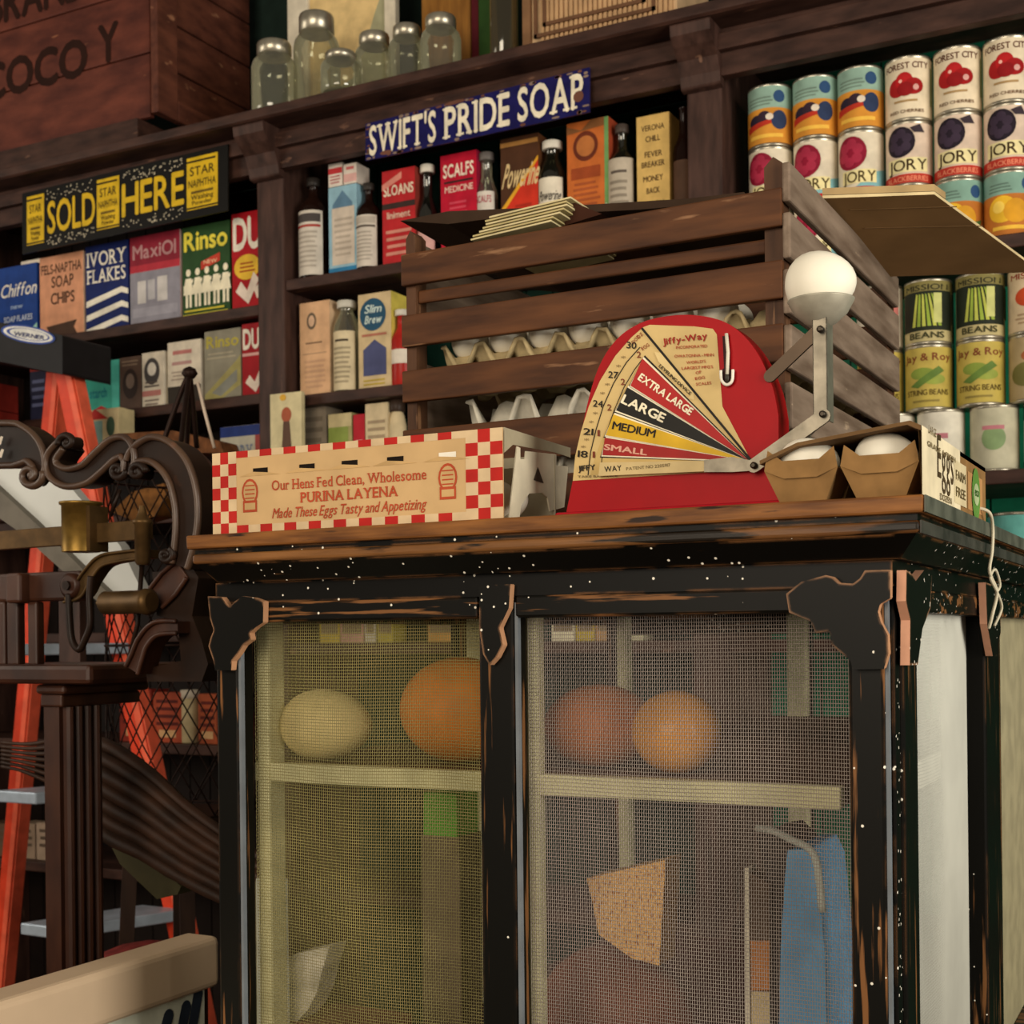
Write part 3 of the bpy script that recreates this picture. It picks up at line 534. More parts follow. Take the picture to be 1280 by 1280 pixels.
row([r2[0]+.02, r2[1]+.02], z0, '#dcd6c4', WHIT, 'vegetable_tin', 'lowest tier of vegetable tins', ['plain white tin behind the kraft egg carton', 'white tin with pale pink print behind the end of the egg carton'])
row([r2[0]-.066], z0, '#d6cfba', WHIT, 'vegetable_tin', 'lowest tier of vegetable tins', ['plain white tin hidden behind the egg carton front'])
row([r2[2]+.022], z0, '#b9b49a', [('e', .5, .5, .2, .2, '#7f9668'), ('l', .3, .7, .6, .75, 1, '#b5727a')], 'vegetable_tin', 'lowest tier of vegetable tins', ['pale grey-green tin between the white tin and the black-banded tin'])
row([r2[3]+.024], z0, '#e0d6c0', WAYN, 'vegetable_tin', 'lowest tier of vegetable tins', ['white tin with black bands and a sweet potato on a leaf'])
tin('vegetable_tin', 'teal tin low on the shelf beneath the sweet potato tin', xr(1272, 640), CY, 1.391, '#5fa39a', TEAL, 'tins low on the right', h=.215, r=.05)

# lower, dim goods seen through wire and cabinet
GD = 'dim goods on the low shelves'
dim = [(690, 719, 776, '#d8d0b0'), (720, 744, 772, '#b9a23a'), (745, 776, 771, '#b08a5c'), (780, 805, 778, '#c0bb98'), (400, 425, 776, '#b6a03c'), (426, 455, 778, '#b98a80'), (456, 470, 776, '#c0b8a8'), (472, 492, 777, '#a89a3c'), (535, 570, 774, '#b58a4a'), (571, 598, 776, '#b5a878')]
nm = ['white', 'mustard yellow', 'tan', 'pale green-grey', 'ochre', 'dusty pink', 'light grey', 'olive yellow', 'amber', 'straw']
for (p0, p1, pt, hx), n_ in zip(dim, nm):
    zs = PY((p0+p1)/2, 815, 1.455).z
    a = PY(p0, 800, 1.455).x; b = PY(p1, 800, 1.455).x
    mb = MB(); org = V((a, 1.455, 1.3905)); mb.box(a, b-.002, 1.455, 1.51, 1.3905, 1.495, M(hx)); mb.box(a+.004, b-.006, 1.4545, 1.455, 1.41, 1.45, M('#7a6a50'))
    tag(mb.build('goods_box', origin=org), f'{n_} box seen dimly through the cabinet screen on a low shelf', 'box', GD)
for p0, p1, pt, hx, lb in [(150, 190, 862, '#8a2f22', 'dull red box behind the wire basket, left of the pale jar'), (192, 228, 866, '#a5482c', 'rust red box behind the wire basket, next to the pale jar'), (248, 272, 868, '#9a4a2a', 'brown-red box right of the pale jar behind the wire basket'), (272, 300, 866, '#8a3524', 'dark red box behind the cabinet stile')]:
    carton('goods_box', lb, p0, p1, pt, 1.1575, [('l', .1, .9, .3, .9, 4, '#5a1f18'), ('r', .2, .8, .1, .25, '#c9a070')], hx, group=GD)
bottle('goods_jar', 'pale jar with white lid among red boxes behind the wire basket', 229, 247, 862, 1.1575, M('#c9b78c', .4), None, (0, 1), GD, shoulder=.7, neck=.7, capc='#d8cdb8', caph=.1)
for i, (p0, p1, hx, lb) in enumerate([(20, 45, '#8f7a66', 'grey-brown parcel low behind the ladder'), (-20, 18, '#5c4534', 'brown parcel low at the far left edge'), (46, 80, '#a58f7a', 'pale parcel low behind the scale column')]):
    carton('goods_box', lb, p0, p1, 1030, .8505, [('l', .1, .9, .3, .9, 3, '#5a4a3c')], hx, group=GD)
for i, (p0, p1, hx, lb) in enumerate([(560, 640, '#6f2f22', 'maroon crate-like box low behind the cabinet'), (655, 700, '#8a8468', 'dull olive box low behind the cabinet'), (1040, 1066, '#a3281f', 'red box behind the blue bin in the cabinet')]):
    carton('goods_box', lb, p0, p1, 960, 1.1305, [('l', .1, .9, .3, .9, 3, '#4a3a2c')], hx, group=GD)

# ------------------------------------------------------------------ signs on the fascia
def sign(name, label, pts, Y, th, edge, draw, cat='sign'):
    """pts = lower-left, lower-right, upper-right, upper-left pixels; bilinear local frame"""
    P4 = [PY(*p, Y) for p in pts]
    o0 = P4[0]
    def xf(u, y, v_):
        p = P4[0]*(1-u)*(1-v_)+P4[1]*u*(1-v_)+P4[2]*u*v_+P4[3]*(1-u)*v_
        return (p.x, Y+y, p.z)
    mb = MB(); mb.prism([(p.x, Y, p.z) for p in P4], (0, th, 0), edge); mb.xf = xf
    draw(mb); return tag(mb.build(name, origin=o0), label, cat)
def d_sold(mb):
    rn = random.Random(3); Yl = M('#d8b21f', .4); DK = M('#0d0b08', .5); WH = M('#d9cdb0', .5)
    mb.rect(0, 1, 0, 1, DK, 1)
    for x0, x1, e0 in ((.025, .115, 0), (.385, .495, 0), (.815, .955, 0)):
        mb.rect(x0, x1, .12, .92, Yl, 2); mb.rect(x0-.004, x1-.01, .84, .87, DK, 2.5)
        mb.rect(x0, x1, .135, .16, DK, 2.5)
        mb.txt('STAR', x0+.015, x1-.015, .64, .13, M('#3a2d10'), 3, .02); mb.txt('NAPHTHA', x0+.008, x1-.008, .46, .11, M('#3a2d10'), 3, .02)
        mb.rect(x0+.02, x1-.02, .36, .40, M('#6a541a'), 3); mb.txt('Washing', x0+.02, x1-.02, .27, .07, M('#3a2d10'), 3, .03); mb.txt('Powder', x0+.025, x1-.025, .19, .06, M('#3a2d10'), 3, .03)
    mb.txt('SOLD', .135, .375, .25, .50, Yl, 2.5, .025); mb.txt('HERE', .51, .80, .25, .50, Yl, 2.5, .025)
    for i in range(190):
        x_ = rn.choice((rn.uniform(.13, .37), rn.uniform(.51, .80))); z_ = rn.choice((rn.uniform(.05, .2), rn.uniform(.8, .95)))
        if abs(z_-.5) < .27: continue
        mb.ell(x_, z_, .0028, .011, WH, 2, 6)
sign('tin_sign', 'black tin sign with yellow block letters and three yellow packages on the left fascia', [(28, 318), (285, 263), (285, 180), (28, 242)], 1.383, .004, M('#15120d', .4), d_sold)
def d_swift(mb):
    WH = M('#ece2c8', .35); NV = M('#1c1a52', .3, 0, .25, 40); RU = M('#6d4638', .6)
    mb.rect(0, 1, 0, 1, NV, 1)
    mb.txt("SWIFT'S", .02, .335, .12, .76, WH, 2.5, .03, 0, True)
    mb.txt('PRIDE', .375, .665, .12, .76, WH, 2.5, .03, 0, True)
    mb.txt('SOAP', .70, .975, .14, .76, WH, 2.5, .03, 0, True)
    rn = random.Random(5)
    for i in range(46):
        x_ = rn.random(); z_ = rn.choice((0, 1))*.98+rn.uniform(-.04, .06)
        if i < 10: x_, z_ = rn.choice((.01, .985)), rn.random()
        mb.ell(min(.985, max(.015, x_)), min(.96, max(.04, z_)), rn.uniform(.006, .018), rn.uniform(.02, .05), rn.choice((RU, M('#8a7466'))), 2, 7)
    mb.ell(.955, .40, .022, .13, RU, 3, 9); mb.ell(.10, .1, .03, .06, RU, 3, 9); mb.ell(.42, .97, .05, .05, RU, 3, 9)
sign('enamel_sign', 'chipped navy enamel sign with white serif lettering over the middle bay', [(457, 201), (737, 140), (737, 84), (457, 155)], 1.383, .004, M('#2a2450', .4), d_swift)

# ------------------------------------------------------------------ on top of the shelving
TZ = 2.5535
a = PY(194, 70, 1.36); cxr = a.x
t = thing('shipping_crate', 'big reddish wooden shipping crate with stencilled letters on top of the left shelves', 'crate', (cxr-.4, 1.5, TZ))
mb = MB(); z = 2.612
while z < 3.1: mb.box(cxr-.95, cxr-.03, 1.375, 1.39, z, z+.147, BOXW); z += .15
mb.build('front_boards', t, bevel=.003)
mb = MB(); mb.box(cxr-.95, cxr-.06, 1.365, 1.70, TZ, 2.611, SHELFW); mb.build('base_board', t)
mb = MB(); z = 2.628
yb = PX(352, 60, cxr).y
while z < 3.1: mb.box(cxr-.03, cxr-.012, 1.38, 1.72, z, z+.106, BOXD); z += .11
mb.build('end_boards', t, bevel=.003)
mb = MB(); mb.box(cxr-.015, cxr+.006, 1.36, 1.43, 2.612, 3.12, BOXD); mb.box(cxr-.015, cxr+.006, 1.43, 1.72, 2.612, 2.66, BOXD); mb.build('end_cleat', t, bevel=.003)
mb = MB(lambda x, y, z: (cxr-.62+x, 1.3745+y, z)); SI = M('#2a140d', .8)
p0 = PY(-20, 125, 1.3745); p1 = PY(108, 75, 1.3745)
xs_ = lambda: MB(lambda x, y, z: (cxr-.62+x, 1.3745+y, z))
for s_, x0, x1, dz, hh in (('COCO', p0.x-cxr+.62, p1.x-cxr+.62, -.004, .085), ('Y', p1.x-cxr+.66, p1.x-cxr+.72, .012, .085), ('BRAND', p0.x-cxr+.64, p1.x-cxr+.62, .18, .085)):
    mb = xs_(); mb.txt(s_, x0, x1, p0.z+dz, hh, SI, 1, .05); mb.build('stencil', t)

GJ = 'mason jars on top of the shelving'
def jar(label, pxl, pxr, pyt, pyb, Y, first):
    cx = PY((pxl+pxr)/2, (pyt+pyb)/2, Y).x; p_t = PY((pxl+pxr)/2, pyt, Y).z; r = (PY(pxr, 90, Y).x-PY(pxl, 90, Y).x)/2; h = p_t-TZ
    t = thing('mason_jar', label, 'jar', (cx, Y, TZ), GJ)
    mb = MB(); mb.lathe([(r*.7, .001), (r*.94, .002), (r, .012), (r, h*.66), (r*.93, h*.74), (r*.72, h*.81), (r*.70, h*.84)], (cx, Y, TZ), GLASS, 24, cap=False)
    mb.lathe([(r*.9, .004), (r*.2, .012), (r*.01, .013)], (cx, Y, TZ), GLASS, 24, cap=False); mb.build('glass_body', t)
    mb = MB(); mb.lathe([(r*.72, h*.815), (r*.76, h*.82), (r*.76, h*.97), (r*.72, h*.995), (r*.01, h)], (cx, Y, TZ), TIN, 24); mb.build('lid', t)
jar('glass jar with metal lid, leftmost beside the shipping crate', 320, 366, 55, 130, 1.40, 0)
jar('tallest glass jar with metal lid, in front of the landscape picture frame', 372, 420, 20, 112, 1.44, 0)
jar('short squat glass jar in front of the picture', 405, 447, 67, 105, 1.37, 0)
jar('glass jar with ribbed metal lid under the mountain in the picture', 447, 489, 44, 98, 1.42, 0)
jar('glass jar left of the amber board', 489, 528, 34, 88, 1.42, 0)
jar('glass jar with domed pale lid before the amber board', 529, 573, 22, 76, 1.42, 0)
# landscape picture
t = thing('framed_picture', 'white-framed cream landscape picture with a grey-green hill behind the jars', 'picture', (-1.75, 1.60, TZ))
pa = PY(362, 40, 1.6).x; pb = PY(497, 40, 1.6).x
mb = MB()
for x0, x1 in ((pa, pa+.06), (pb-.03, pb)): mb.box(x0, x1, 1.59, 1.61, TZ, 3.1, M('#ddd3bd'))
mb.box(pa, pb, 1.59, 1.61, TZ, TZ+.03, M('#ddd3bd')); mb.build('frame', t, bevel=.003)
mb = MB(lambda x, y, z: (pa+.06+x, 1.6+y, TZ+.03+z)); wv = pb-pa-.09
mb.rect(0, wv, 0, .46, M('#e2c489'), 1); mb.flat([(.0, .02), (wv*.35, .10), (wv*.62, .12), (wv*.85, .25), (wv, .32), (wv, 0), (0, 0)], M('#a9a684'), 2); mb.flat([(.0, .0), (wv, .0), (wv, .07), (wv*.5, .09), (0, .05)], M('#c6c0a0'), 3)
mb.build('picture_print', t)
def slab(name, label, cat, pxl, pxr, Y, dep, z1, mat):
    a = PY(pxl, 30, Y).x; b = PY(pxr, 30, Y).x; mb = MB(); mb.box(a, b, Y, Y+dep, TZ, z1, mat)
    return tag(mb.build(name, origin=((a+b)/2, Y, TZ), bevel=.002), label, cat)
slab('wooden_board', 'upright amber wooden board behind the jars', 'board', 527, 588, 1.58, .02, 3.0, wood('amber_wood', '#7a4f1e', '#a87432', (14, 14, 2)))
slab('book', 'thin dark red upright book right of the amber board', 'book', 589, 598, 1.56, .12, 3.0, M('#5a1620'))
slab('tin_box', 'dark green box right of the red book', 'box', 598, 622, 1.54, .10, 2.95, M('#2c4a1e'))
bottle('glass_bottle', 'tall brown-tinted glass bottle left of the reeded cream box', 614, 645, -70, TZ, glassy('amber_glass', '#9c8f68', .14), None, (0, 1), 'bottles on top', Y=1.40, capc=None, shoulder=.8)
t = thing('reeded_box', 'cream reeded wooden box with a rectangular frame on top of the shelves', 'box', (PY(740, 20, 1.42).x, 1.42, TZ))
a = PY(658, 30, 1.42).x; b = PY(846, 2, 1.42).x
mb = MB(); mb.box(a, b, 1.422, 1.6, TZ, 3.0, M('#cfae86'))
x_ = a+.035
while x_ < b-.01: mb.box(x_, x_+.006, 1.416, 1.422, TZ+.02, 2.99, M('#c09a70')); x_ += .0105
mb.build('body', t)
mb = MB()
for q in (0, .02):
    x0, x1, z0_ = a+.02+q, a+.28-q, TZ+.045+q
    mb.box(x0, x1, 1.412, 1.416, z0_, z0_+.007, M('#6a4a34')); mb.box(x0, x0+.007, 1.412, 1.416, z0_, 2.98, M('#6a4a34')); mb.box(x1-.007, x1, 1.412, 1.416, z0_, 2.98, M('#6a4a34'))
mb.build('frame_moulding', t)
mb = MB(); mb.box(a-.004, a+.012, 1.41, 1.6, TZ, 3.0, M('#8a6648')); mb.build('corner_strip', t)

# ================================================================== SCREENED CABINET (pie safe)
CZ = 1.502; W_, D_ = .702, 1.05
cab = thing('screened_cabinet', 'black worn wooden cabinet with wire screen sides and brown counter top', 'cabinet', (-.36, .5, 0))
def frustum(z0, z1, i0, i1, mat, name):
    """ring moulding: inset i0 at z0 to i1 at z1 around the cabinet footprint"""
    mb = MB(); a = [(-W_+i0, i0, z0), (-i0, i0, z0), (-i0, D_-i0, z0), (-W_+i0, D_-i0, z0), (-W_+i1, i1, z1), (-i1, i1, z1), (-i1, D_-i1, z1), (-W_+i1, D_-i1, z1)]
    mb.hexa(a, mat); return mb
mb = frustum(1.4885, CZ, .0005, 0, TOPW, ''); mb.build('counter_top', cab, bevel=.002)
mb = frustum(1.4835, 1.4885, .006, .006, BLK_D, ''); mb.build('black_strip', cab)  # black painted strip of the moulding, below the counter top
mb = frustum(1.474, 1.4835, .004, .004, BRWN_L, ''); mb.build('bead_moulding', cab, bevel=.003, seg=3)
mb = frustum(1.456, 1.474, .022, .007, BLK_D, ''); mb.build('cove_moulding', cab)
for nm_, x_, z0_, z1_, hx_ in (('counter_edge', .0, 1.489, 1.5015, '#55574c'), ('bead_edge', -.004, 1.4738, 1.4833, '#3d3c36')):
    mb = MB(); mb.box(x_, x_+.0012, .0005-x_, D_, z0_, z1_, M(hx_, .45, 0, .4, 30)); mb.build(nm_, cab)
mb = MB(); mb.box(-.690, -.030, .030, D_-.03, 1.436, 1.456, BLK_D); mb.build('top_panel', cab)
# posts
def post(x0, x1, y0, y1, mat=BLK_V, z1=1.437, nm='corner_post', z0=0):
    mb = MB(); mb.box(x0, x1, y0, y1, z0, z1, mat); return mb.build(nm, cab, bevel=.003, seg=2)
post(-.691, -.663, .030, .055); post(-.393, -.357, .030, .055, nm='centre_stile'); post(-.064, -.036, .028, .052)
post(-.0355, -.031, .040, .060, BLK_D); post(-.052, -.028, .060, .112, nm='side_stile')
post(-.052, -.028, .470, .575, nm='side_stile'); post(-.052, -.028, D_-.08, D_-.03)
post(-.691, -.668, .49, .55, nm='side_stile'); post(-.691, -.663, D_-.06, D_-.03); post(-.39, -.36, D_-.055, D_-.03, nm='centre_stile')
for x0, x1, y0, y1 in ((-.663, -.648, .058, .085), (-.361, -.349, .058, .075), (-.668, -.645, .49, .55), (-.663, -.645, D_-.085, D_-.06), (-.39, -.36, D_-.075, D_-.056), (-.075, -.0525, .12, .15), (-.075, -.0525, .47, .575)):
    post(x0, x1, y0, y1, CREAM, 1.43, 'inner_post', .932)
# thin grey screen beads beside the stiles
for x0, x1 in ((-.663, -.660), (-.3565, -.3535), (-.0362, -.0335)):
    mb = MB(); mb.box(x0, x1, .0305, .036, .90, 1.43, M('#6d7378', .4)); mb.build('screen_bead', cab)
# rails
def rail(x0, x1, y0, y1, z0, z1, mat=BLK_H, nm='rail'):
    mb = MB(); mb.box(x0, x1, y0, y1, z0, z1, mat); mb.build(nm, cab, bevel=.0025)
for a, b in ((-.6625, -.3935), (-.3565, -.0645)):
    rail(a, b, .030, .052, 1.4165, 1.4365); rail(a, b, .033, .05, .87, .90); rail(a, b, D_-.05, D_-.035, 1.40, 1.4365)
for a, b in ((.113, .469), (.576, D_-.081)): rail(-.05, -.030, a, b, 1.4165, 1.4365); rail(-.05, -.032, a, b, .87, .90)
for a, b in ((.056, .489), (.551, D_-.061)): rail(-.69, -.670, a, b, 1.4165, 1.4365)
# ornaments
def orn(pts, Y, dep, nm='corner_ornament'):
    mb = MB(); mb.prism([PY(x, y, Y) for x, y in pts], (0, dep, 0), BLK_O, WORN); mb.build(nm, cab, bevel=.0008, seg=1)
c4 = lambda l: [(230+x/3.2, 700+y/3.2) for x, y in l]
orn(c4([(95, 145), (150, 148), (166, 172), (182, 186), (200, 168), (232, 145), (275, 150), (318, 165), (316, 250), (285, 270), (262, 292), (268, 318), (236, 342), (214, 378), (192, 405), (188, 442), (124, 442), (118, 405), (98, 345), (106, 312), (118, 280), (104, 235)]), .0215, .008)
c8 = lambda l: [(980+x/1.883, 600+y/1.883) for x, y in l]
orn(c8([(5, 268), (40, 240), (98, 224), (115, 228), (130, 242), (162, 244), (178, 232), (190, 213), (250, 211), (250, 278), (226, 292), (221, 310), (228, 335), (244, 365), (246, 408), (235, 445), (162, 446), (156, 425), (112, 388), (108, 355), (74, 360), (62, 332), (12, 312)]), .0195, .008)
orn([(599, 732), (638, 730), (636, 760), (624, 785), (629, 806), (621, 822), (612, 832), (604, 818), (599, 785)], .0215, .008, 'centre_ornament')
mb = MB(); mb.prism([PX(980+x/1.883, 600+y/1.883, -.0205) for x, y in [(288, 212), (302, 222), (310, 238), (330, 212), (348, 226), (345, 300), (326, 350), (315, 435), (296, 436), (297, 330), (287, 285)]], (-.0072, 0, 0), BLK_O, M('#d09a7c')); mb.build('corner_ornament', cab)
mb = MB(); mb.prism([PX(x, y, -.0205) for x, y in [(1232, 728), (1250, 735), (1251, 790), (1246, 820), (1241, 820), (1234, 780)]], (-.0072, 0, 0), BLK_O, M('#d09a7c')); mb.build('corner_ornament', cab)
# wire cloth: real crossing wires
def wirecloth(name, O, U, Wd, nu, nv, r, mat, bow=0, skew=0, weave=False):
    """O origin, U, Wd spanning vectors; nu, nv wires"""
    O, U, Wd = V(O), V(U), V(Wd); N = U.cross(Wd).normalized(); mb = MB(); vs = []; fs = []
    def strip(a, b, side, off, k=10, ph=None):
        base = len(vs); d = (b-a)
        for i in range(k+1):
            t_ = i/k; p = a+d*t_
            uu = (p-O).dot(U)/U.dot(U); ww = (p-O).dot(Wd)/Wd.dot(Wd)
            if ph is not None: p = p+N*(r*.9*(1 if (i+ph) % 2 else -1))
            p = p+N*(bow*sin(pi*uu)*sin(pi*ww)+off)+U.normalized()*(skew*sin(2*pi*ww+uu*3)*sin(pi*uu))+Wd.normalized()*(skew*sin(2*pi*uu*1.3+ww*2)*sin(pi*ww))
            vs.extend([p-side*r-N*r*.3, p+N*r*.7, p+side*r-N*r*.3])
        for i in range(k):
            q = base+i*3
            for j in range(3): fs.append((q+j, q+(j+1) % 3, q+3+(j+1) % 3, q+3+j))
    un, wn = U.normalized(), Wd.normalized()
    for i in range(nu): s_ = (i+.5)/nu; strip(O+U*s_+Wd*(.5/nv), O+U*s_+Wd*(1-.5/nv), un, 0 if weave else r*.4, nv-1 if weave else 10, i if weave else None)
    for i in range(nv): s_ = (i+.5)/nv; strip(O+Wd*s_+U*(.5/nu), O+Wd*s_+U*(1-.5/nu), wn, 0 if weave else -r*.4, nu-1 if weave else 10, i+1 if weave else None)
    mb.add(vs, fs, mat); return mb.build(name, cab)
WCL = M('#958c5c', .45, .1, .35, 9); WCR = M('#9a8f86', .42, .1, .25, 9); WCS = M('#a5a59a', .4, .1, .1, 9)
zb = .90
wirecloth('wire_screen', (-.664, .056, zb), (.272, 0, 0), (0, 0, 1.425-zb), 112, 176, .00031, WCL, .004, .0016, True)
wirecloth('wire_screen', (-.3575, .056, zb), (.294, 0, 0), (0, 0, 1.425-zb), 140, 165, .00028, WCR, -.003, .0010, True)
wirecloth('wire_screen', (-.048, .112, zb), (0, .358, 0), (0, 0, 1.425-zb), 140, 176, .00036, WCS, .006, .0016)
wirecloth('wire_screen', (-.048, .575, zb), (0, .395, 0), (0, 0, 1.425-zb), 130, 170, .00045, M('#8d8668', .5, .1), .004, .001)
# loose gauze lining on the side
lin_ = bpy.data.materials.new('gauze'); lin_.use_nodes = True; nt = lin_.node_tree; b = nt.nodes['Principled BSDF']
b.inputs['Base Color'].default_value = (*lin('#b9bbb0'), 1); b.inputs['Roughness'].default_value = .8
mp = coords(nt, (1, 9, 1)); n = noise(nt, mp, 5, 3); r_ = ramp(nt, (.10,)*3, (.48,)*3, .35, .7); nt.links.new(n.outputs[0], r_.inputs[0]); nt.links.new(r_.outputs[0], b.inputs['Alpha'])
for y0_, y1_, x_, sk in ((.113, .268, -.0615, .03), (.24, .345, -.0635, -.05), (.335, .4695, -.0620, .0)):
    mb = MB(); vs = []; fs = []; ny = 24; nz = 14
    for i in range(ny+1):
        for j in range(nz+1):
            u, v_ = i/ny, j/nz; vs.append((x_+.0032*sin(u*17+v_*2)+.0012*sin(u*37-v_*5), max(.113, min(.4695, y0_+(y1_-y0_)*u+sk*(v_-.5)*u)), zb+(1.425-zb)*v_))
    for i in range(ny):
        for j in range(nz): fs.append((i*(nz+1)+j, (i+1)*(nz+1)+j, (i+1)*(nz+1)+j+1, i*(nz+1)+j+1))
    mb.add(vs, fs, lin_, True); mb.build('gauze_lining', cab)
mb = MB(); mb.box(-.0552, -.0518, .151, .340, 1.258, 1.2835, M('#e6e4d4', .6)); mb.build('shelf_side_lip', cab)
# interior
mb = MB(); mb.box(-.668, -.079, .075, D_-.062, 1.2595, 1.2765, M('#4a2c1c', .7)); mb.build('inner_shelf', cab, bevel=.002)
mb = MB(); mb.box(-.668, -.079, .060, .0745, 1.2585, 1.2768, CREAM); mb.build('shelf_lip', cab, bevel=.001)
mb = MB(); mb.box(-.668, -.053, .060, D_-.062, .915, .93, M('#55302a', .7)); mb.build('cabinet_floor', cab, bevel=.002)
mb = MB(); mb.box(-.69, -.03, .03, D_-.03, .30, .865, BLK_V); mb.build('base_panel', cab, bevel=.003)
def PF(x, y, Y):
    p = PY(x, y, Y)
    return V((p.x, p.y, FL)) if y >= 1285 else p
IS = 1.2768; FL = .9305
# goods in the cabinet
def goods(name, label, cat, loc, prof, mat, axis=None, seg=28):
    mb = MB(); mb.lathe(prof, loc, mat, seg, axis); return tag(mb.build(name, origin=loc), label, cat)
def arc(rx, rz, n=12, z0=0, sq=1): return [(max(.0005, rx*sin(pi*i/n)**sq), z0+rz-rz*cos(pi*i/n)) for i in range(n+1)]
mb = MB(); mb.ellipsoid((-.612, .106, IS+.036), .050, .040, .036, M('#dcc88e', .6), 24, 14, .12); tag(mb.build('round_loaf', origin=(-.612, .106, IS)), 'pale cream oval loaf on the left of the cabinet shelf', 'bread')
mb = MB(); mb.ellipsoid((-.472, .135, IS+.052), .062, .055, .052, M('#d27a28', .5), 28, 16); tag(mb.build('pumpkin', origin=(-.472, .135, IS)), 'orange-brown round pumpkin on the cabinet shelf behind the centre stile', 'pumpkin')
mb = MB(); mb.ellipsoid((-.325, .14, IS+.039), .054, .045, .039, M('#b0683c', .5), 24, 14); tag(mb.build('round_loaf', origin=(-.325, .14, IS)), 'reddish brown loaf left of the shiny orange one', 'bread')
mb = MB(); mb.ellipsoid((-.238, .112, IS+.037), .040, .040, .037, M('#d8923a', .18, 0, .3, 12), 28, 16); tag(mb.build('gourd', origin=(-.238, .112, IS)), 'shiny orange gourd on the right of the cabinet shelf', 'gourd')
p = PY(550, 1010, .30); mb = MB(); org = V((p.x, .33, FL)); zt = PY(555, 992, .30).z; zb2 = PY(555, 1045, .30).z
mb.box(p.x-.025, p.x+.025, .30, .35, FL, zb2, M('#6f604e')); mb.box(p.x-.022, p.x+.022, .30, .35, zb2, zt, M('#5fae3a')); tag(mb.build('tin_canister', origin=org), 'tall canister with a bright green top under the cabinet shelf', 'canister')
# wedge standing on a loaf
p = PY(770, 1225, .20); zt = PY(770, 1188, .2).z
mb = MB(); hh = (zt-FL)/2; mb.ellipsoid((p.x-.01, .22, FL+hh), .085, .06, hh, M('#7d4530', .6), 24, 12); tag(mb.build('round_loaf', origin=(p.x, .22, FL)), 'dark reddish loaf at the bottom of the cabinet under the tan wedge', 'bread')
WED = bpy.data.materials.new('speckled_tan'); WED.use_nodes = True; nt = WED.node_tree; b = nt.nodes['Principled BSDF']; mp = coords(nt, (1, 1, 1)); n = noise(nt, mp, 260, 3)
r_ = ramp(nt, lin('#a8652c'), lin('#f4bd70'), .34, .50); nt.links.new(n.outputs[0], r_.inputs[0]); nt.links.new(r_.outputs[0], b.inputs['Base Color']); b.inputs['Roughness'].default_value = .8
mb = MB(); mb.prism([PY(x, y, .16) for x, y in [(733, 1098), (832, 1075), (824, 1207), (790, 1198), (748, 1168), (740, 1125)]], (0, .04, 0), WED); tag(mb.build('bread_wedge', origin=PY(780, 1200, .16)), 'speckled tan wedge propped on the dark loaf in the cabinet', 'bread')
# blue bin and framed panel
BLU = M('#62a0cc', .45); mb = MB(); t = thing('storage_bin', 'tall blue tapering bin with pale rim at the right of the cabinet', 'bin', (PY(1000, 1280, .16).x, .2, FL))
mb.prism([PF(x, y, .16) for x, y in [(968, 1290), (976, 1180), (982, 1085), (985, 1062), (1010, 1062), (1021, 1085), (1030, 1180), (1038, 1290)]], (0, .10, 0), BLU); mb.build('side_panel', t, bevel=.003)
mb = MB(); mb.tube(spline([PY(945, 1035, .158), PY(965, 1038, .158), PY(990, 1050, .158), PY(1010, 1060, .158), PY(1021, 1080, .158), PY(1028, 1140, .158)], 5), .0035, M('#b9bfb4', .4), 8); mb.build('rim', t)
mb = MB(); mb.prism([PF(x, y, .162) for x, y in [(962, 1290), (960, 1100), (945, 1045), (965, 1042), (985, 1062), (982, 1085), (976, 1180), (968, 1290)]], (0, .10, 0), M('#2b2320', .6)); mb.build('dark_face', t)
t = thing('upright_plank', 'narrow upright plank with white edge and amber block left of the blue bin', 'plank', (PY(948, 1280, .15).x, .15, FL))
mb = MB(); mb.prism([PF(x, y, .15) for x, y in [(931, 1300), (931, 1085), (936, 1085), (938, 1300)]], (0, .02, 0), M('#dcd3bb')); mb.build('edge_strip', t)
mb = MB(); mb.prism([PF(x, y, .152) for x, y in [(938, 1300), (936, 1090), (962, 1105), (962, 1300)]], (0, .018, 0), M('#4a3626')); mb.build('board', t)
mb = MB(); mb.prism([PF(x, y, .1505) for x, y in [(939, 1238), (938, 1176), (962, 1176), (962, 1238)]], (0, .002, 0), M('#b97434')); mb.prism([PF(x, y, .1505) for x, y in [(939, 1300), (939, 1240), (962, 1240), (962, 1300)]], (0, .002, 0), M('#cfb98a')); mb.build('inset', t)
# white batten and papers inside left
mb = MB(); a = PY(311, 1200, .075); b2 = PY(342, 1200, .075); zt = PY(326, 1102, .075).z; mb.box(a.x, b2.x, .088, .10, FL, zt, M('#d3d5c8')); mb.box(a.x-.006, a.x, .088, .11, FL, zt-.004, M('#8f8a6c'))
tag(mb.build('batten', origin=((a.x+b2.x)/2, .09, FL)), 'white painted batten standing inside the cabinet front left', 'batten')
mb = MB(); pts = [PY(x, y, .105) for x, y in [(345, 1205), (370, 1192), (412, 1183), (402, 1215), (396, 1240), (385, 1262), (372, 1276), (345, 1278)]]
mb.prism(pts, (0, .03, 0), M('#cfc8b8', .7, 0, .4, 40)); tag(mb.build('paper_bag', origin=PY(370, 1278, .105)), 'crumpled grey-white paper bag at the bottom left of the cabinet', 'bag')
mb = MB(); p = PY(380, 1278, .105); mb.box(-.660, -.56, .104, .18, FL, p.z, M('#6b3a30')); tag(mb.build('parcel', origin=(-.61, .14, FL)), 'dull red-brown parcel under the crumpled paper bag', 'parcel')
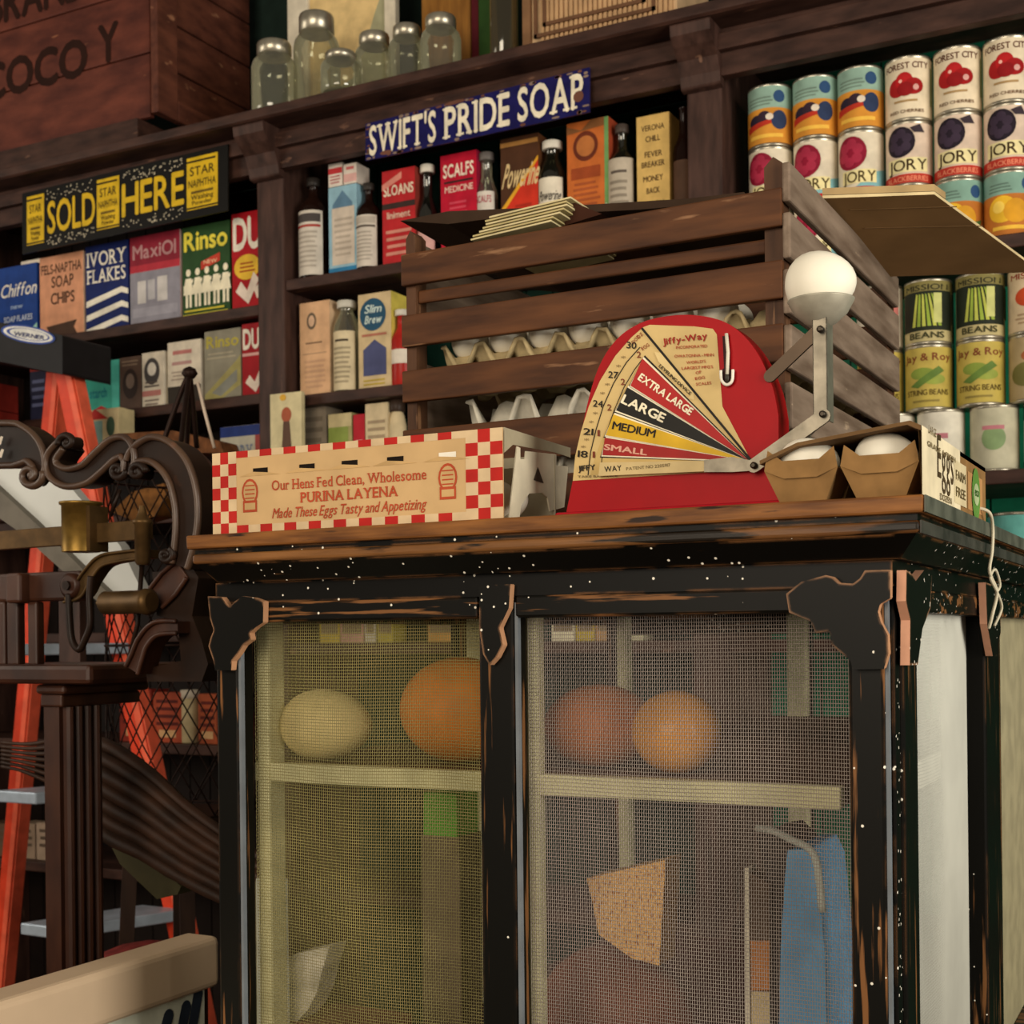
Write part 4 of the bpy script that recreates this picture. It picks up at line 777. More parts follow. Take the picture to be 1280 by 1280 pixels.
# string
mb = MB(); P_ = [PX(1236, 640, .003), PX(1241, 660, .0035), PX(1240, 690, .0035), PX(1237, 715, .0035), PX(1246, 740, .0035), PX(1240, 770, -.002), PX(1236, 785, -.006)]
P_ = [PX(1216, 634, -.01)] + P_
mb.tube(spline(P_, 6), .0016, M('#cfc6ac', .8), 6); mb.tube(spline([P_[5], PX(1250, 730, .0035), PX(1244, 712, .0035), PX(1238, 722, .0035), P_[5], PX(1252, 760, .001), PX(1243, 782, -.004)], 6), .0014, M('#cfc6ac', .8), 6)
tag(mb.build('string', origin=P_[0]), 'pale knotted string hanging over the counter edge at the right', 'string')

# ================================================================== ON THE COUNTER
def egg(label, c, r=.021, l=.028, group=None, ax=0):
    mb = MB(lambda x, y, z: (c[0]+x*cos(ax)-y*sin(ax), c[1]+x*sin(ax)+y*cos(ax), c[2]+z)); mb.ellipsoid((0, 0, 0), l, r, r, EGGM, 22, 14, .14)
    return tag(mb.build('egg', origin=(c[0], c[1], c[2]-r)), label, 'egg', group)
# --- printed egg carton
X0, X1, Y0, Y1 = -.684, -.361, .020, .125
zt = PY(628, 534, Y0).z; HB = PY(445, 662, Y0).z; HC = zt-CZ; WC = X1-X0
t = thing('egg_carton', 'long kraft egg carton with red checkerboard border and red lettering', 'egg carton', ((X0+X1)/2, (Y0+Y1)/2, CZ))
CARD = M('#c9a777', .75, 0, .1, 20); CRED = M('#b3221c', .6); CWHT = M('#d9cdb4', .75)
mb = MB(lambda x, y, z: (X0+x, Y0+y, CZ+z))
mb.box(0, WC, 0, .0012, 0, HC, CARD); mb.rect(0, WC, 0, HC, CARD, .5)
nb = 20; sw = WC/nb
sc = [(.0, .092), (.885, 1.0)]
for (u0, u1) in sc:
    cw = (u1-u0)*WC/3; rh = HC/7
    for i in range(3):
        for j in range(7):
            mb.rect(u0*WC+i*cw, u0*WC+(i+1)*cw, j*rh, (j+1)*rh, CRED if (i+j) % 2 else M('#d2b891'), 1)
n_ = 18; u0, u1 = .092*WC, .885*WC; cw = (u1-u0)/n_
for i in range(n_):
    mb.rect(u0+i*cw, u0+(i+1)*cw, 0, HC/9, M('#d2b891') if i % 2 else CRED, 1); mb.rect(u0+i*cw, u0+(i+1)*cw, HC*.92, HC, M('#d2b891') if i % 2 else CRED, 1)
# inner tongue line, slots
TG = M('#c3a06d', .75); SL = M('#1a120c', .9)
for i, c in enumerate((.155, .325, .475, .63, .80)):
    mb.rect(c*WC, (c+.055)*WC, HC*.70, HC*.78, SL if i < 4 else M('#efe8d8'), 1.2)
    mb.flat([((c-.05)*WC, HC*.69), ((c+.0)*WC, HC*.74), ((c+.055)*WC, HC*.72), ((c+.10)*WC, HC*.69)], TG, 1.6)
RT = M('#b04a2c', .7); RB = M('#8a3a22', .7)
mb.txt('Our Hens Fed Clean, Wholesome', .225*WC, .76*WC, .50*HC, .115*HC, RT, 2, .02, 0, True)
mb.txt('PURINA LAYENA', .33*WC, .665*WC, .335*HC, .115*HC, RT, 2, .035, 0, True)
mb.txt('Made These Eggs Tasty and Appetizing', .225*WC, .755*WC, .17*HC, .115*HC, RT, 2, .02, .25)
for c in (.143, .828):      # round-topped badges
    mb.ell(c*WC, .50*HC, .038*WC*.8, .16*HC, RT, 1.6, 16); mb.ell(c*WC, .50*HC, .030*WC*.8, .13*HC, TG, 1.8, 16); mb.rect((c-.026)*WC, (c+.026)*WC, .26*HC, .40*HC, RT, 1.9); mb.rect((c-.02)*WC, (c+.02)*WC, .29*HC, .37*HC, TG, 2)
    for k in range(4): mb.rect((c-.018)*WC, (c+.018)*WC, (.42+.05*k)*HC, (.435+.05*k)*HC, RT, 2.1)
mb.build('printed_front', t)
mb = MB(); mb.box(X0, X1, Y1-.0012, Y1, CZ, zt-.012, M('#a9a089', .8)); mb.box(X0, X0+.0012, Y0+.0012, Y1-.0012, CZ, zt-.01, CARD); mb.box(X0, X1, Y0+.0013, Y1-.0013, CZ+.0003, CZ+.0015, CARD); mb.build('tray', t)
# end insert with A-shaped cut-out, hinged at the front corner
EW = M('#d8cfb4', .75); e0 = PX(636, 650, X1-.002); 
A2 = lambda pts, X: [PX(x, y, X) for x, y in pts]
mb = MB(); mb.prism(A2([(635, 648), (645, 558), (649, 560), (649, 574), (655, 574), (656, 564), (694, 568), (694, 582), (709, 583), (704, 634), (686, 639), (683, 622), (676, 616), (660, 617), (650, 632), (648, 648)], X1-.002), (.0012, 0, 0), EW); mb.prism(A2([(667, 600), (672, 584), (679, 604)], X1-.0005), (.0005, 0, 0), M('#4a4034')); mb.build('end_flap', t)
mb = MB(); mb.prism(A2([(629, 534), (712, 560), (712, 572), (690, 565), (640, 556), (629, 566)], X1-.0035), (.001, 0, 0), M('#a39a80', .8)); mb.build('lid_flap', t)
mb = MB(); mb.box(X0+.003, X1-.012, Y0+.045, Y0+.05, CZ+.002, zt-.03, M('#bdb497', .8)); mb.build('divider', t)
q = PX(668, 632, X1-.03); egg('white egg inside the open end of the checkered carton', (X1-.032, .075, CZ+.0232), .021, .027)

# --- egg scale
YS = .060
t = thing('egg_scale', 'red metal egg grading scale with cream dial and colour bands', 'scale', (-.19, YS+.02, CZ))
mb = MB(); outl = [(708, 645), (712, 620), (722, 570), (733, 510), (748, 460), (770, 425), (800, 404), (835, 395), (870, 394), (905, 402), (930, 420), (950, 447), (966, 485), (973, 520), (974, 645)]
sm = spline([PY(x, y, YS) for x, y in outl[1:-1]], 4)
mb.prism([PY(708, 640, YS)]+sm+[PY(974, 632, YS)], (0, .030, 0), REDP); mb.build('housing', t, bevel=.0025, seg=3)
mb = MB(); a = PY(704, 640, YS); b2 = PY(975, 620, YS); mb.box(a.x, b2.x+.045, YS-.018, YS+.075, CZ+.0003, CZ+.006, M('#a01420', .35)); mb.build('base_tray', t, bevel=.002)
def face(mb, pts, mat, L=1): mb.add([tuple(PY(x, y, YS-.0004*L)) for x, y in pts], [list(range(len(pts)))[::-1]], mat)
def arcp(p0, p1, bulge, n=8):
    o_ = []
    for i in range(n+1):
        t_ = i/n; dx, dy = p1[0]-p0[0], p1[1]-p0[1]; k = bulge*4*t_*(1-t_); o_.append((p0[0]+dx*t_+dy*k, p0[1]+dy*t_-dx*k))
    return o_
DIAL = M('#cdb278', .5, 0, .12, 20); DL = M('#1c1712', .5); DW = M('#e9dfc2', .5)
mb = MB(); OP = (940, 578)
face(mb, [(716, 601), (719, 570), (726, 540), (736, 508), (750, 476), (769, 445), (789, 422), (804, 409)] + [(812, 406), (868, 408), (891, 411), (896, 418), (900, 470), (903, 508), (912, 525), OP, (890, 590)], DIAL, 1)
face(mb, arcp((738, 594), (804, 450), .045)+[OP], M('#c4a768', .5, 0, .12, 20), 1.5)
def line(a, b, w_, mat, L):
    dx, dy = b[0]-a[0], b[1]-a[1]; l_ = math.hypot(dx, dy); nx, ny = -dy/l_*w_/2, dx/l_*w_/2
    face(mb, [(a[0]+nx, a[1]+ny), (b[0]+nx, b[1]+ny), (b[0]-nx, b[1]-ny), (a[0]-nx, a[1]-ny)], mat, L)
ba = [(735, 594), (738, 566), (745, 537), (754, 508), (767, 479), (783, 453), (800, 434)]
for i in range(6): line(ba[i], ba[i+1], 1.2, DL, 2)
ba = [(751, 590), (753, 566), (759, 538), (768, 512), (780, 484), (793, 462), (806, 445)]
for i in range(6): line(ba[i], ba[i+1], 1.0, DL, 2)
for (p0, p1, mt) in (((803, 448), (788, 482), M('#a8201f', .45)), ((784, 484), (770, 513), M('#17140f', .45)), ((767, 518), (757, 544), M('#d0a622', .45)), ((756, 547), (753, 569), M('#9c1f1c', .45))):
    q0 = (p0[0]+3, p0[1]-4); q1 = (p1[0]-3, p1[1]+3); face(mb, [q0, q1, OP], DL, 2); face(mb, [(p0[0]+1.5, p0[1]-2), (p1[0]-1.5, p1[1]+1.5), OP], DW, 2.5); face(mb, [p0, p1, (OP[0]-4, OP[1]-2)], mt, 3)
line((802, 410), (940, 577), 3, DL, 3); line((806, 446), (938, 577), 1.4, DL, 3)
def ftxt(s, a, b, h, mat, bold=.02, L=4, slant=0):
    """text from pixel a to pixel b along the face, cap height h px"""
    dx, dy = b[0]-a[0], b[1]-a[1]; l_ = math.hypot(dx, dy); ux_, uy_ = dx/l_, dy/l_
    tmp = MB(lambda x, y, z: PY(a[0]+x*ux_+z*uy_, a[1]+x*uy_-z*ux_, YS-.0004*L+y+.00035*L)); tmp.txt(s, 0, l_, 0, h, mat, L, bold, slant)
    mb.add(tmp.v, tmp.f, mat)
ftxt('EXTRA LARGE', (797, 474), (862, 519), 9, DW, .05); ftxt('LARGE', (776, 503), (828, 528), 11, DW, .045); ftxt('MEDIUM', (765, 536), (818, 547), 9.5, DL, .03); ftxt('SMALL', (755, 562), (808, 569), 7, M('#d9a08a'), .045)
ftxt('Jiffy-Way', (829, 431), (884, 423), 7.5, M('#9c2a20'), .04)
for s_, x0, x1, y in (('INCORPORATED', 845, 884, 436), ('OWATONNA - MINN', 843, 892, 447), ("WORLD'S", 858, 882, 455), ("LARGEST MFG'S", 852, 891, 462), ('OF', 870, 877, 468), ('EGG', 869, 881, 475), ('SCALES', 870, 889, 482)): ftxt(s_, (x0, y), (x1, y-2), 3.4, M('#a8452c'), .02)
ftxt('LEVELING DEVICE', (823, 458), (862, 494), 4, DL, .02)
ftxt('OZ', (798, 424), (804, 418), 4, M('#8a3a24')); ftxt('DOZ', (792, 430), (800, 421), 4, M('#8a3a24')); ftxt('EGG', (803, 438), (812, 432), 4, M('#8a3a24'))
for s_, x, y in (('30', 783, 435), ('27', 760, 472), ('24', 741, 508), ('21', 729, 543), ('18', 722, 571)): ftxt(s_, (x, y), (x+12, y+1), 8, DL, .02)
for s_, x, y in (('2', 796, 447), ('2', 776, 481), ('2', 759, 513), ('1', 747, 545), ('1', 741, 572)): ftxt(s_, (x, y), (x+(5 if s_ == '2' else 2.4), y), 7.5, M('#7a3a24'), .02)
for x, y in ((776, 450), (770, 461), (756, 484), (750, 495), (741, 520), (736, 531), (730, 553), (726, 562)): ftxt('*', (x, y), (x+6, y), 5, M('#6a5030'), .0)
ftxt('JIFFY', (723, 589), (744, 587), 6.5, DL, .03); ftxt('TAKE BALANCE', (722, 597), (772, 596), 2.6, M('#7a6a48'))
face(mb, [(823, 452), (818, 440), (826, 441), (867, 486), (868, 500), (860, 498), (864, 493)], M('#d8c088'), 2.8)
mb.build('dial', t)
mb = MB(); face(mb, [(903, 420), (911, 420), (913, 462), (917, 464), (917, 476), (911, 482), (905, 481), (901, 474), (901, 464), (905, 460)], M('#2a0608'), 1); slot_ = mb.build('slot', t)
mb = MB(); pp = [PY(x, y, YS-.004) for x, y in [(901, 463), (902, 475), (908, 481), (915, 476), (916, 462)]]; mb.tube(spline(pp, 4), .0014, M('#e2ddcf', .35), 6); mb.tube([PY(908, 417, YS-.003), PY(910, 440, YS-.004), PY(909, 470, YS-.004)], .0016, M('#d8d2c0', .35), 6); mb.ellipsoid(PY(909, 472, YS-.004), .002, .002, .004, M('#3a3630', .4)); mb.build('hook', slot_)
mb = MB(); ptr = [PY(x, y, YS-.006) for x, y in [(750, 578), (884, 576), (884, 589), (748, 595)]]; mb.prism(ptr, (0, .0010, 0), M('#cbb481', .5))
ftxt('WAY', (756, 590), (777, 588), 6.5, DL, .03, 15.5); ftxt('PATENT NO 2205917', (783, 588), (838, 583), 3.8, M('#6a5a3a'), .012, 15.5); mb.build('pointer', t)
mb = MB(); mb.prism([PY(x, y, YS-.0063) for x, y in [(880, 575), (915, 571), (942, 576), (944, 588), (915, 590), (880, 590)]], (0, .0012, 0), STEEL); mb.build('pointer_arm', t)
mb = MB()
def lever(a, b, wpx, Y, mat, th=.003):
    A, B = PY(*a, Y), PY(*b, Y); d = (B-A).normalized(); n2 = V((-d.z, 0, d.x))*(wpx/1700*1.15/2); k = 6; pts = []
    for i in range(k+1): an = pi/2-pi*i/k; pts.append(B+d*(cos(an)*n2.length)+n2*sin(an))
    for i in range(k+1): an = pi/2-pi*i/k; pts.append(A-d*(cos(an)*n2.length)-n2*sin(an))
    mb.prism(pts, (0, th, 0), mat)
lever((942, 582), (1029, 520), 17, YS-.010, STEEL); arm_ = mb.build('lower_arm', t, bevel=.0006)
mb = MB(); lever((1029, 520), (1000, 548), 12, YS+.006, STEELL); lever((945, 583), (1010, 545), 6, YS+.004, STEELL); mb.build('counter_arm', t)
mb = MB(); lever((962, 470), (1023, 412), 15, YS-.002, M('#4d4034', .45, .6)); mb.build('upper_arm', t, bevel=.0006)
for x, y, yy in ((943, 582, YS-.011), (1029, 518, YS-.011), (1026, 412, YS-.010)):
    mb = MB(); mb.lathe([(.0028, 0), (.0028, .003), (.0015, .004)], PY(x, y, yy), M('#3a342c', .4, .7), 12, (0, -1, 0)); mb.build('rivet', arm_)
pc = PY(1032, 470, YS); mb = MB(); a = PY(1019, 470, YS).x; b2 = PY(1037, 470, YS).x; b3 = PY(1047, 470, YS).x; z1 = PY(1032, 388, YS).z; z0 = PY(1032, 527, YS).z
mb.box(a, b2, YS-.0075, YS-.006, z0, z1, STEEL); mb.box(b2-.0012, b2, YS-.0075, YS+.012, z0, z1, STEELL); mb.box(a, a+.0012, YS-.0075, YS+.012, z0, z1, STEEL); mb.build('upright', t, bevel=.0005)
ec = PY(1026, 356, YS+.005)
mb = MB(); zc_ = PY(1026, 372, YS).z
mb.lathe([(.003, -.024), (.012, -.020), (.021, -.012), (.0265, -.002), (.0268, -.001), (.0255, -.002), (.020, -.010), (.011, -.017), (.002, -.02)], (ec.x, YS+.005, zc_), M('#aaa594', .45, .3, .15, 60), 28); mb.build('egg_cup', t)
egg('large white egg resting in the grey cup of the red scale', (ec.x, YS+.005, zc_+.0125), .0262, .0285)

# --- kraft egg carton at the right
X0, X1, Y0, Y1 = -.128, -.004, .012, .318
t = thing('egg_carton', 'brown pulp egg carton with cream label at the right end of the counter', 'egg carton', ((X0+X1)/2, .16, CZ))
zt = PY(1170, 528, Y0+.02).z; xm = (X0+X1)/2
mb = MB(); zc1 = PY(1090, 563, Y0).z
for a, b in ((X0+.003, xm-.001), (xm+.001, X1-.002)):
    c = (a+b)/2; hw = (b-a)/2
    for k in range(6):
        ya = Y0+.002+k*.05; yb = ya+.047
        lo = [(c-hw*.62, ya+.006, CZ+.0004), (c+hw*.62, ya+.006, CZ+.0004), (c+hw*.62, yb-.006, CZ+.0004), (c-hw*.62, yb-.006, CZ+.0004)]
        hi = [(c-hw, ya, zc1-.010), (c+hw, ya, zc1-.010), (c+hw, yb, zc1-.010), (c-hw, yb, zc1-.010)]
        mb.add(lo+hi, [(0, 3, 2, 1), (0, 1, 5, 4), (1, 2, 6, 5), (2, 3, 7, 6), (3, 0, 4, 7)], KRAFT)
        if k == 0: mb.add([(c-hw, ya, zc1-.010), (c-hw*.45, ya-.001, zc1-.017), (c+hw*.45, ya-.001, zc1-.017), (c+hw, ya, zc1-.010), (c+hw*.9, ya, zc1+.006), (c+hw*.5, ya, zc1-.003), (c-hw*.5, ya, zc1-.003), (c-hw*.9, ya, zc1+.006)], [(0, 1, 6, 7), (1, 2, 5, 6), (2, 3, 4, 5)], KRAFT)
mb.build('tray', t)
mb = MB(); mb.prism([(X0, 0, zt-.022), (X0+.03, 0, zt-.010), (X1-.008, 0, zt), (X1, 0, zt-.004), (X1, 0, zt-.008), (X1-.01, 0, zt-.003), (X0+.03, 0, zt-.013), (X0, 0, zt-.025)], (0, .306, 0), KRAFTD); mb.xf = None
mb.v = [(x, y+Y0, z) for x, y, z in mb.v]; mb.build('lid', t)
side_h = zt-.004-CZ
mb = MB(lambda x, y, z: (X1-y, Y0+x, CZ+z)); mb.rect(0, .306, .001, side_h, KRAFT, 0); mb.add([(0, 0, .001), (.306, 0, .001), (.306, .002, side_h), (0, .002, side_h)], [(0, 3, 2, 1)], KRAFT)
mb.build('side_panel', t)
mb = MB(lambda x, y, z: (X1-y, Y0+x, CZ+z)); CL = M('#ddd0ae', .7); mb.rect(0.0, .165, .001, side_h, CL, 1.5); mb.rect(.205, .285, .006, side_h*.75, M('#b08454', .8), 1)
mb.txt('Eggs', .06, .13, .020, .034, M('#4a3a24'), 3, .0, 0); mb.txt('LARGE', .025, .055, .050, .006, M('#7a6a4a'), 3); mb.txt('GRADE A FRESH', .02, .14, side_h-.013, .004, M('#8a7a58'), 3); mb.txt('DOZEN', .07, .12, .003, .005, M('#7a6a4a'), 3)
mb.rect(.135, .195, .006, .042, M('#d2c39c'), 2); mb.txt('FARM', .142, .188, .026, .008, M('#6a5a3a'), 3); mb.txt('FREE', .142, .188, .012, .008, M('#6a5a3a'), 3)
mb.ell(.245, side_h*.42, .022, .024, M('#5d8a3c'), 3); mb.ell(.245, side_h*.42, .015, .010, M('#a9b88a'), 4); mb.txt('eco', .235, .256, side_h*.39, .008, M('#3f6a2a'), 5)
mb.build('paper_label', t)
for k, (px, lb) in enumerate(((1057, 'white egg in the left cup of the brown pulp carton'), (1137, 'white egg in the right cup of the brown pulp carton'))):
    c = (X0+.003+xm-.001)/2 if k == 0 else (xm+.001+X1-.002)/2
    egg(lb, (c, Y0+.027, zc1-.0035), .0205, .0245)

# --- slatted crate
KX0, KX1, KY0, KY1 = -.588, -.168, .22, .70
t = thing('egg_crate', 'dark slatted wooden crate full of egg trays on the cabinet', 'crate', ((KX0+KX1)/2, .46, CZ))
KT = 1.838
def kbox(nm, x0, x1, y0, y1, z0, z1, m_, bv=.002):
    mb = MB(); mb.box(x0, x1, y0, y1, z0, z1, m_); mb.build(nm, t, bevel=bv)
for x0, x1, y0, y1, zt_ in ((KX0, KX0+.012, KY0+.008, KY0+.03, 1.838), (KX1-.020, KX1-.002, KY0+.008, KY0+.028, 1.848), (KX0, KX0+.02, KY1-.03, KY1, 1.83), (KX1-.02, KX1-.002, KY1-.03, KY1, 1.848)):
    mb = MB(); mb.prism([(x0, y0, CZ), (x1, y0, CZ), (x1, y0, zt_-.004), ((x0+x1)/2, y0, zt_+.003), (x0, y0, zt_-.006)], (0, y1-y0, 0), CRATEV); mb.build('corner_post', t, bevel=.0015)
SL4 = [(1.782, 1.816), (1.716, 1.750), (1.656, 1.690), (1.585, 1.626), (1.52, 1.565)]
for z0, z1 in SL4:
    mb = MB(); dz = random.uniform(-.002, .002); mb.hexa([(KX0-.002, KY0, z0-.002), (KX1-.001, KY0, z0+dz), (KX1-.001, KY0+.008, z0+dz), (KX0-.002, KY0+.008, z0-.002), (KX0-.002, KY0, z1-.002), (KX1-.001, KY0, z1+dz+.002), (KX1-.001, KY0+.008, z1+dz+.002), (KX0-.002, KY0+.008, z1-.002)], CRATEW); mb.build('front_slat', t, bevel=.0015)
kbox('front_slat', KX0+.012, KX1-.02, KY0+.012, KY0+.018, 1.762, 1.776, CRATEW)
for z0, z1 in ((1.805, 1.842), (1.752, 1.795), (1.700, 1.742), (1.648, 1.690), (1.592, 1.636), (1.535, 1.580)):
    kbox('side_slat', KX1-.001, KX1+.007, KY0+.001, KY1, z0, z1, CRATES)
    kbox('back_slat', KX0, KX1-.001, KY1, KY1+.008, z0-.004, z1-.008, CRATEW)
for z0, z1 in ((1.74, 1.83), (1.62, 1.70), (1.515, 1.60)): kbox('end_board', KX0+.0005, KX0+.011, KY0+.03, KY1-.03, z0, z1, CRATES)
kbox('crate_floor', KX0, KX1-.002, KY0+.001, KY1, CZ+.0005, CZ+.012, CRATEW)
# pulp flats
def flat(label, z, amp, x0, x1, y0, y1, mat, per=.047, group='pulp egg flats in the crate'):
    mb = MB(); nx = int((x1-x0)/per*8); ny = int((y1-y0)/per*8); vs = []; fs = []
    for i in range(nx+1):
        for j in range(ny+1):
            x_ = x0+(x1-x0)*i/nx; y_ = y0+(y1-y0)*j/ny
            vs.append((x_, y_, z+amp*.5*(1+max(-1, min(1, 1.7*cos(2*pi*(x_-x0)/per)*cos(2*pi*(y_-y0)/per))))+.0012*sin(i*1.7)*cos(j*2.1)))
    for i in range(nx):
        for j in range(ny): fs.append((i*(ny+1)+j, (i+1)*(ny+1)+j, (i+1)*(ny+1)+j+1, i*(ny+1)+j+1))
    mb.add(vs, fs, mat, True); o = mb.build('egg_flat', origin=((x0+x1)/2, (y0+y1)/2, z)); md = o.modifiers.new('solid', 'SOLIDIFY'); md.thickness = .003
    return tag(o, label, 'egg tray', group)
fx0, fx1, fy0, fy1 = KX0+.045, KX1-.024, KY0+.022, KY1-.035
kz = CZ+.0155
flat('lowest pulp egg flat at the crate floor', kz, .04, fx0, fx1, fy0, fy1, PULPG)
flat('grey pulp egg flat second from the crate floor', kz+.043, .04, fx0, fx1, fy0, fy1, PULPG)
flat('pale grey pulp flat with tall peaks in the lower crate gap', kz+.086, .05, fx0+.02, fx1, fy0, fy1, PULPG, .068)
flat('beige pulp flat just below the top egg flat', 1.668, .02, fx0, fx1, fy0, fy1, PULP)
flat('uppermost beige pulp flat holding the white eggs', 1.6905, .024, fx0-.01, fx1, fy0, fy1, PULP)
en = 0
for i in range(7):
    for j in range(2):
        if (i, j) in ((2, 1),): continue
        ex = fx0-.01+.047*(i+1.0)-.0235+.0; ey = fy0+.0235+.047*j+.0
        if ex > fx1-.02: continue
        egg(f'white egg in the {"front" if j == 0 else "second"} row of the top flat, {["first", "second", "third", "fourth", "fifth", "sixth", "seventh"][i]} from the left', (ex, ey, 1.6905+.0305), .0205, .0205, 'white eggs in the top flat of the crate')
# cards and papers on top of the crate
mb = MB(); A = PY(560, 296, .30); 
LBL = M('#cdbf92', .8)
papers = []
for k in range(7):
    z = 1.822+.0034*k; x0 = -.512+.004*k+random.uniform(-.004, .004)
    mb = MB(); c_ = .06+random.uniform(-.03, .03)
    mb.hexa([(x0, .236, z), (x0+.095, .236, z+.006), (x0+.095, .40, z+.006), (x0, .40, z), (x0, .236, z+.0018), (x0+.095, .236, z+.0078), (x0+.095, .40, z+.0078), (x0, .40, z+.0018)], LBL if k % 2 == 0 else M('#b9aa78', .8))
    tag(mb.build('card', origin=(x0, .3, z)), 'thin cream card in the loose stack on the crate', 'card', 'cream cards stacked on the crate')
mb = MB(); mb.prism([PY(x, y, .31) for x, y in [(500, 276), (560, 264), (700, 258), (862, 248), (930, 240), (935, 250), (800, 262), (640, 270), (560, 280)]], (0, .30, -.012), M('#3a2a1e', .8))
tag(mb.build('cardboard_sheet', origin=PY(700, 262, .31)), 'dark sagging cardboard sheet lying across the crate top', 'cardboard')
mb = MB(); mb.prism([(-.50, .26, 1.835), (-.40, .25, 1.85), (-.37, .26, 1.835), (-.47, .27, 1.826)], (0, .20, .006), M('#4a2c20', .7)); tag(mb.build('book', origin=(-.45, .3, 1.83)), 'brown-red notebook tilted behind the cream cards', 'book')
# flap at the right
A = PX(1032, 247, KX1+.008); D = PX(1108, 348, KX1+.008); z_ = 1.846
def onz(px, py, z): return PZ(px, py, z)
P4 = [V((KX1+.0085, .30, 1.8485)), V((KX1+.0085, .72, 1.8485)), None, None]
P4[0] = V((KX1-.03, A.y, 1.8495)); P4[1] = V((KX1-.03, D.y+.02, 1.8495))
B = PY(1168, 243, A.y+.10); C_ = PY(1300, 343, D.y-.02)
t2 = thing('cardboard_box_lid', 'brown cardboard flap jutting from the crate top over the tins', 'cardboard', (KX1+.05, .5, 1.85))
F0 = PX(1028, 248, KX1+.001); F1 = PY(1168, 243, A.y+.06); F3 = PX(1106, 346, KX1+.001); nrm = (F1-F0).cross(F3-F0)
def onflap(px, py): d = ray(px, py); return CAM+d*((F0-CAM).dot(nrm)/d.dot(nrm))
F2 = onflap(1300, 340)
FLM = M('#94744c', .85, 0, .15, 12); FLE = M('#cdb98c', .8)
mb = MB(); mb.prism([F0, F1, F2, F3], (0, 0, .003), FLM, FLE); mb.build('flap', t2)
mb = MB(); up_ = V((0, 0, .0035)); mb.prism([F0+up_, F1+up_, onflap(1182, 253)+up_, onflap(1036, 257)+up_], (0, 0, .007), M('#6a5238', .85), M('#a58c62', .8)); mb.build('folded_edge', t2)
for a_, b_ in (((1062, 262), (1196, 258)), ((1080, 285), (1228, 282))):
    mb = MB(); mb.bar(onflap(*a_)-V((0, 0, .0004)), onflap(*b_)-V((0, 0, .0004)), .0006, .0016, M('#6f5433')); mb.build('crease', t2)

# ================================================================== LEFT FOREGROUND: platform scale head
YA = .25
sc_ = thing('platform_scale', 'ornate dark cast iron platform scale with scrolled arch and brass poise', 'scale', (PY(92, 1000, YA+.02).x, YA+.03, 0))
def ribbon(mb, pts, wid, Y, dep, mat, rim=.0045, rimmat=None, n=8):
    """cast iron band following pixel path pts with width in px, and raised rims"""
    P_ = spline([PY(x, y, Y) for x, y in pts], n); N = len(P_)
    if not hasattr(wid, '__len__'): wid = [wid]*len(pts)
    ws = []
    for i in range(N):
        q = i/(N-1)*(len(wid)-1); a = int(q); fr = q-a; ws.append((wid[a]*(1-fr)+wid[min(a+1, len(wid)-1)]*fr)/1700*1.72/2)
    Lp, Rp = [], []
    for i in range(N):
        d = (P_[min(i+1, N-1)]-P_[max(i-1, 0)]).normalized(); n2 = V((-d.z, 0, d.x)); Lp.append(P_[i]+n2*ws[i]); Rp.append(P_[i]-n2*ws[i])
    vs = []; fs = []; dv = V((0, dep, 0))
    for i in range(N): vs += [Lp[i], Rp[i], Rp[i]+dv, Lp[i]+dv]
    for i in range(N-1):
        for k in range(4): fs.append((4*i+k, 4*i+(k+1) % 4, 4*i+4+(k+1) % 4, 4*i+4+k))
    fs += [(3, 2, 1, 0), (4*N-4, 4*N-3, 4*N-2, 4*N-1)]
    mb.add(vs, fs, mat)
    off = V((0, -.002, 0))
    for e in (Lp, Rp): mb.tube([p+off for p in e], rim, rimmat or (IRIM if mat == IRON else mat), 8)
def curl(mb, c, r0, a0, turns, Y, mat, rad=.0055, sgn=1):
    pts = []; n = int(abs(turns)*20)
    for i in range(n+1):
        u = i/n; a = a0+sgn*2*pi*turns*u; rr = r0*(1-.78*u); pts.append(PY(c[0]+rr*cos(a), c[1]+rr*sin(a), Y-.003))
    mb.tube(pts, [rad*(1-.3*i/n) for i in range(n+1)], mat, 8); mb.ellipsoid(PY(c[0], c[1], Y-.002), rad*1.1, rad*.8, rad*1.1, mat, 10, 8)
    mb.lathe([(r0/1700*1.72*.8, 0), (r0/1700*1.72*.8, .02)], PY(c[0], c[1], Y+.002), mat, 16, (0, 1, 0))
mb = MB(); ribbon(mb, [(-60, 556), (-10, 556), (20, 556), (40, 562), (50, 580), (48, 600)], [58, 56, 54, 34, 22, 16], YA, .035, IRON); curl(mb, (39, 594), 16, -.3, 1.3, YA, IRIM)
mb.txt('', 0, 1, 0, 1, IRON); mb.build('arch_plate', sc_)
mb = MB(lambda x, y, z: PY(x, z, YA-.006+y)); WL = M('#cfc4b4', .6)
for q in ((0, 546), (1, 562)): mb.add([(q[0]-6, 0, q[1]+10), (q[0]+1, 0, q[1]+10), (q[0]+4, 0, q[1]), (q[0]+1, 0, q[1]-1), (q[0]-3, 0, q[1]+6)], [range(5)], WL)
mb.build('cast_letters', sc_)
mb = MB(); ribbon(mb, [(78, 556), (66, 572), (68, 588), (84, 597), (106, 593), (124, 578), (142, 562), (156, 560), (163, 574), (160, 592)], [12, 16, 20, 22, 24, 26, 26, 24, 18, 12], YA, .035, IRON); curl(mb, (84, 553), 11, pi*.9, 1.1, YA, IRON, .005); curl(mb, (148, 588), 11, 0, 1.2, YA, IRON, .005); mb.build('scroll', sc_)
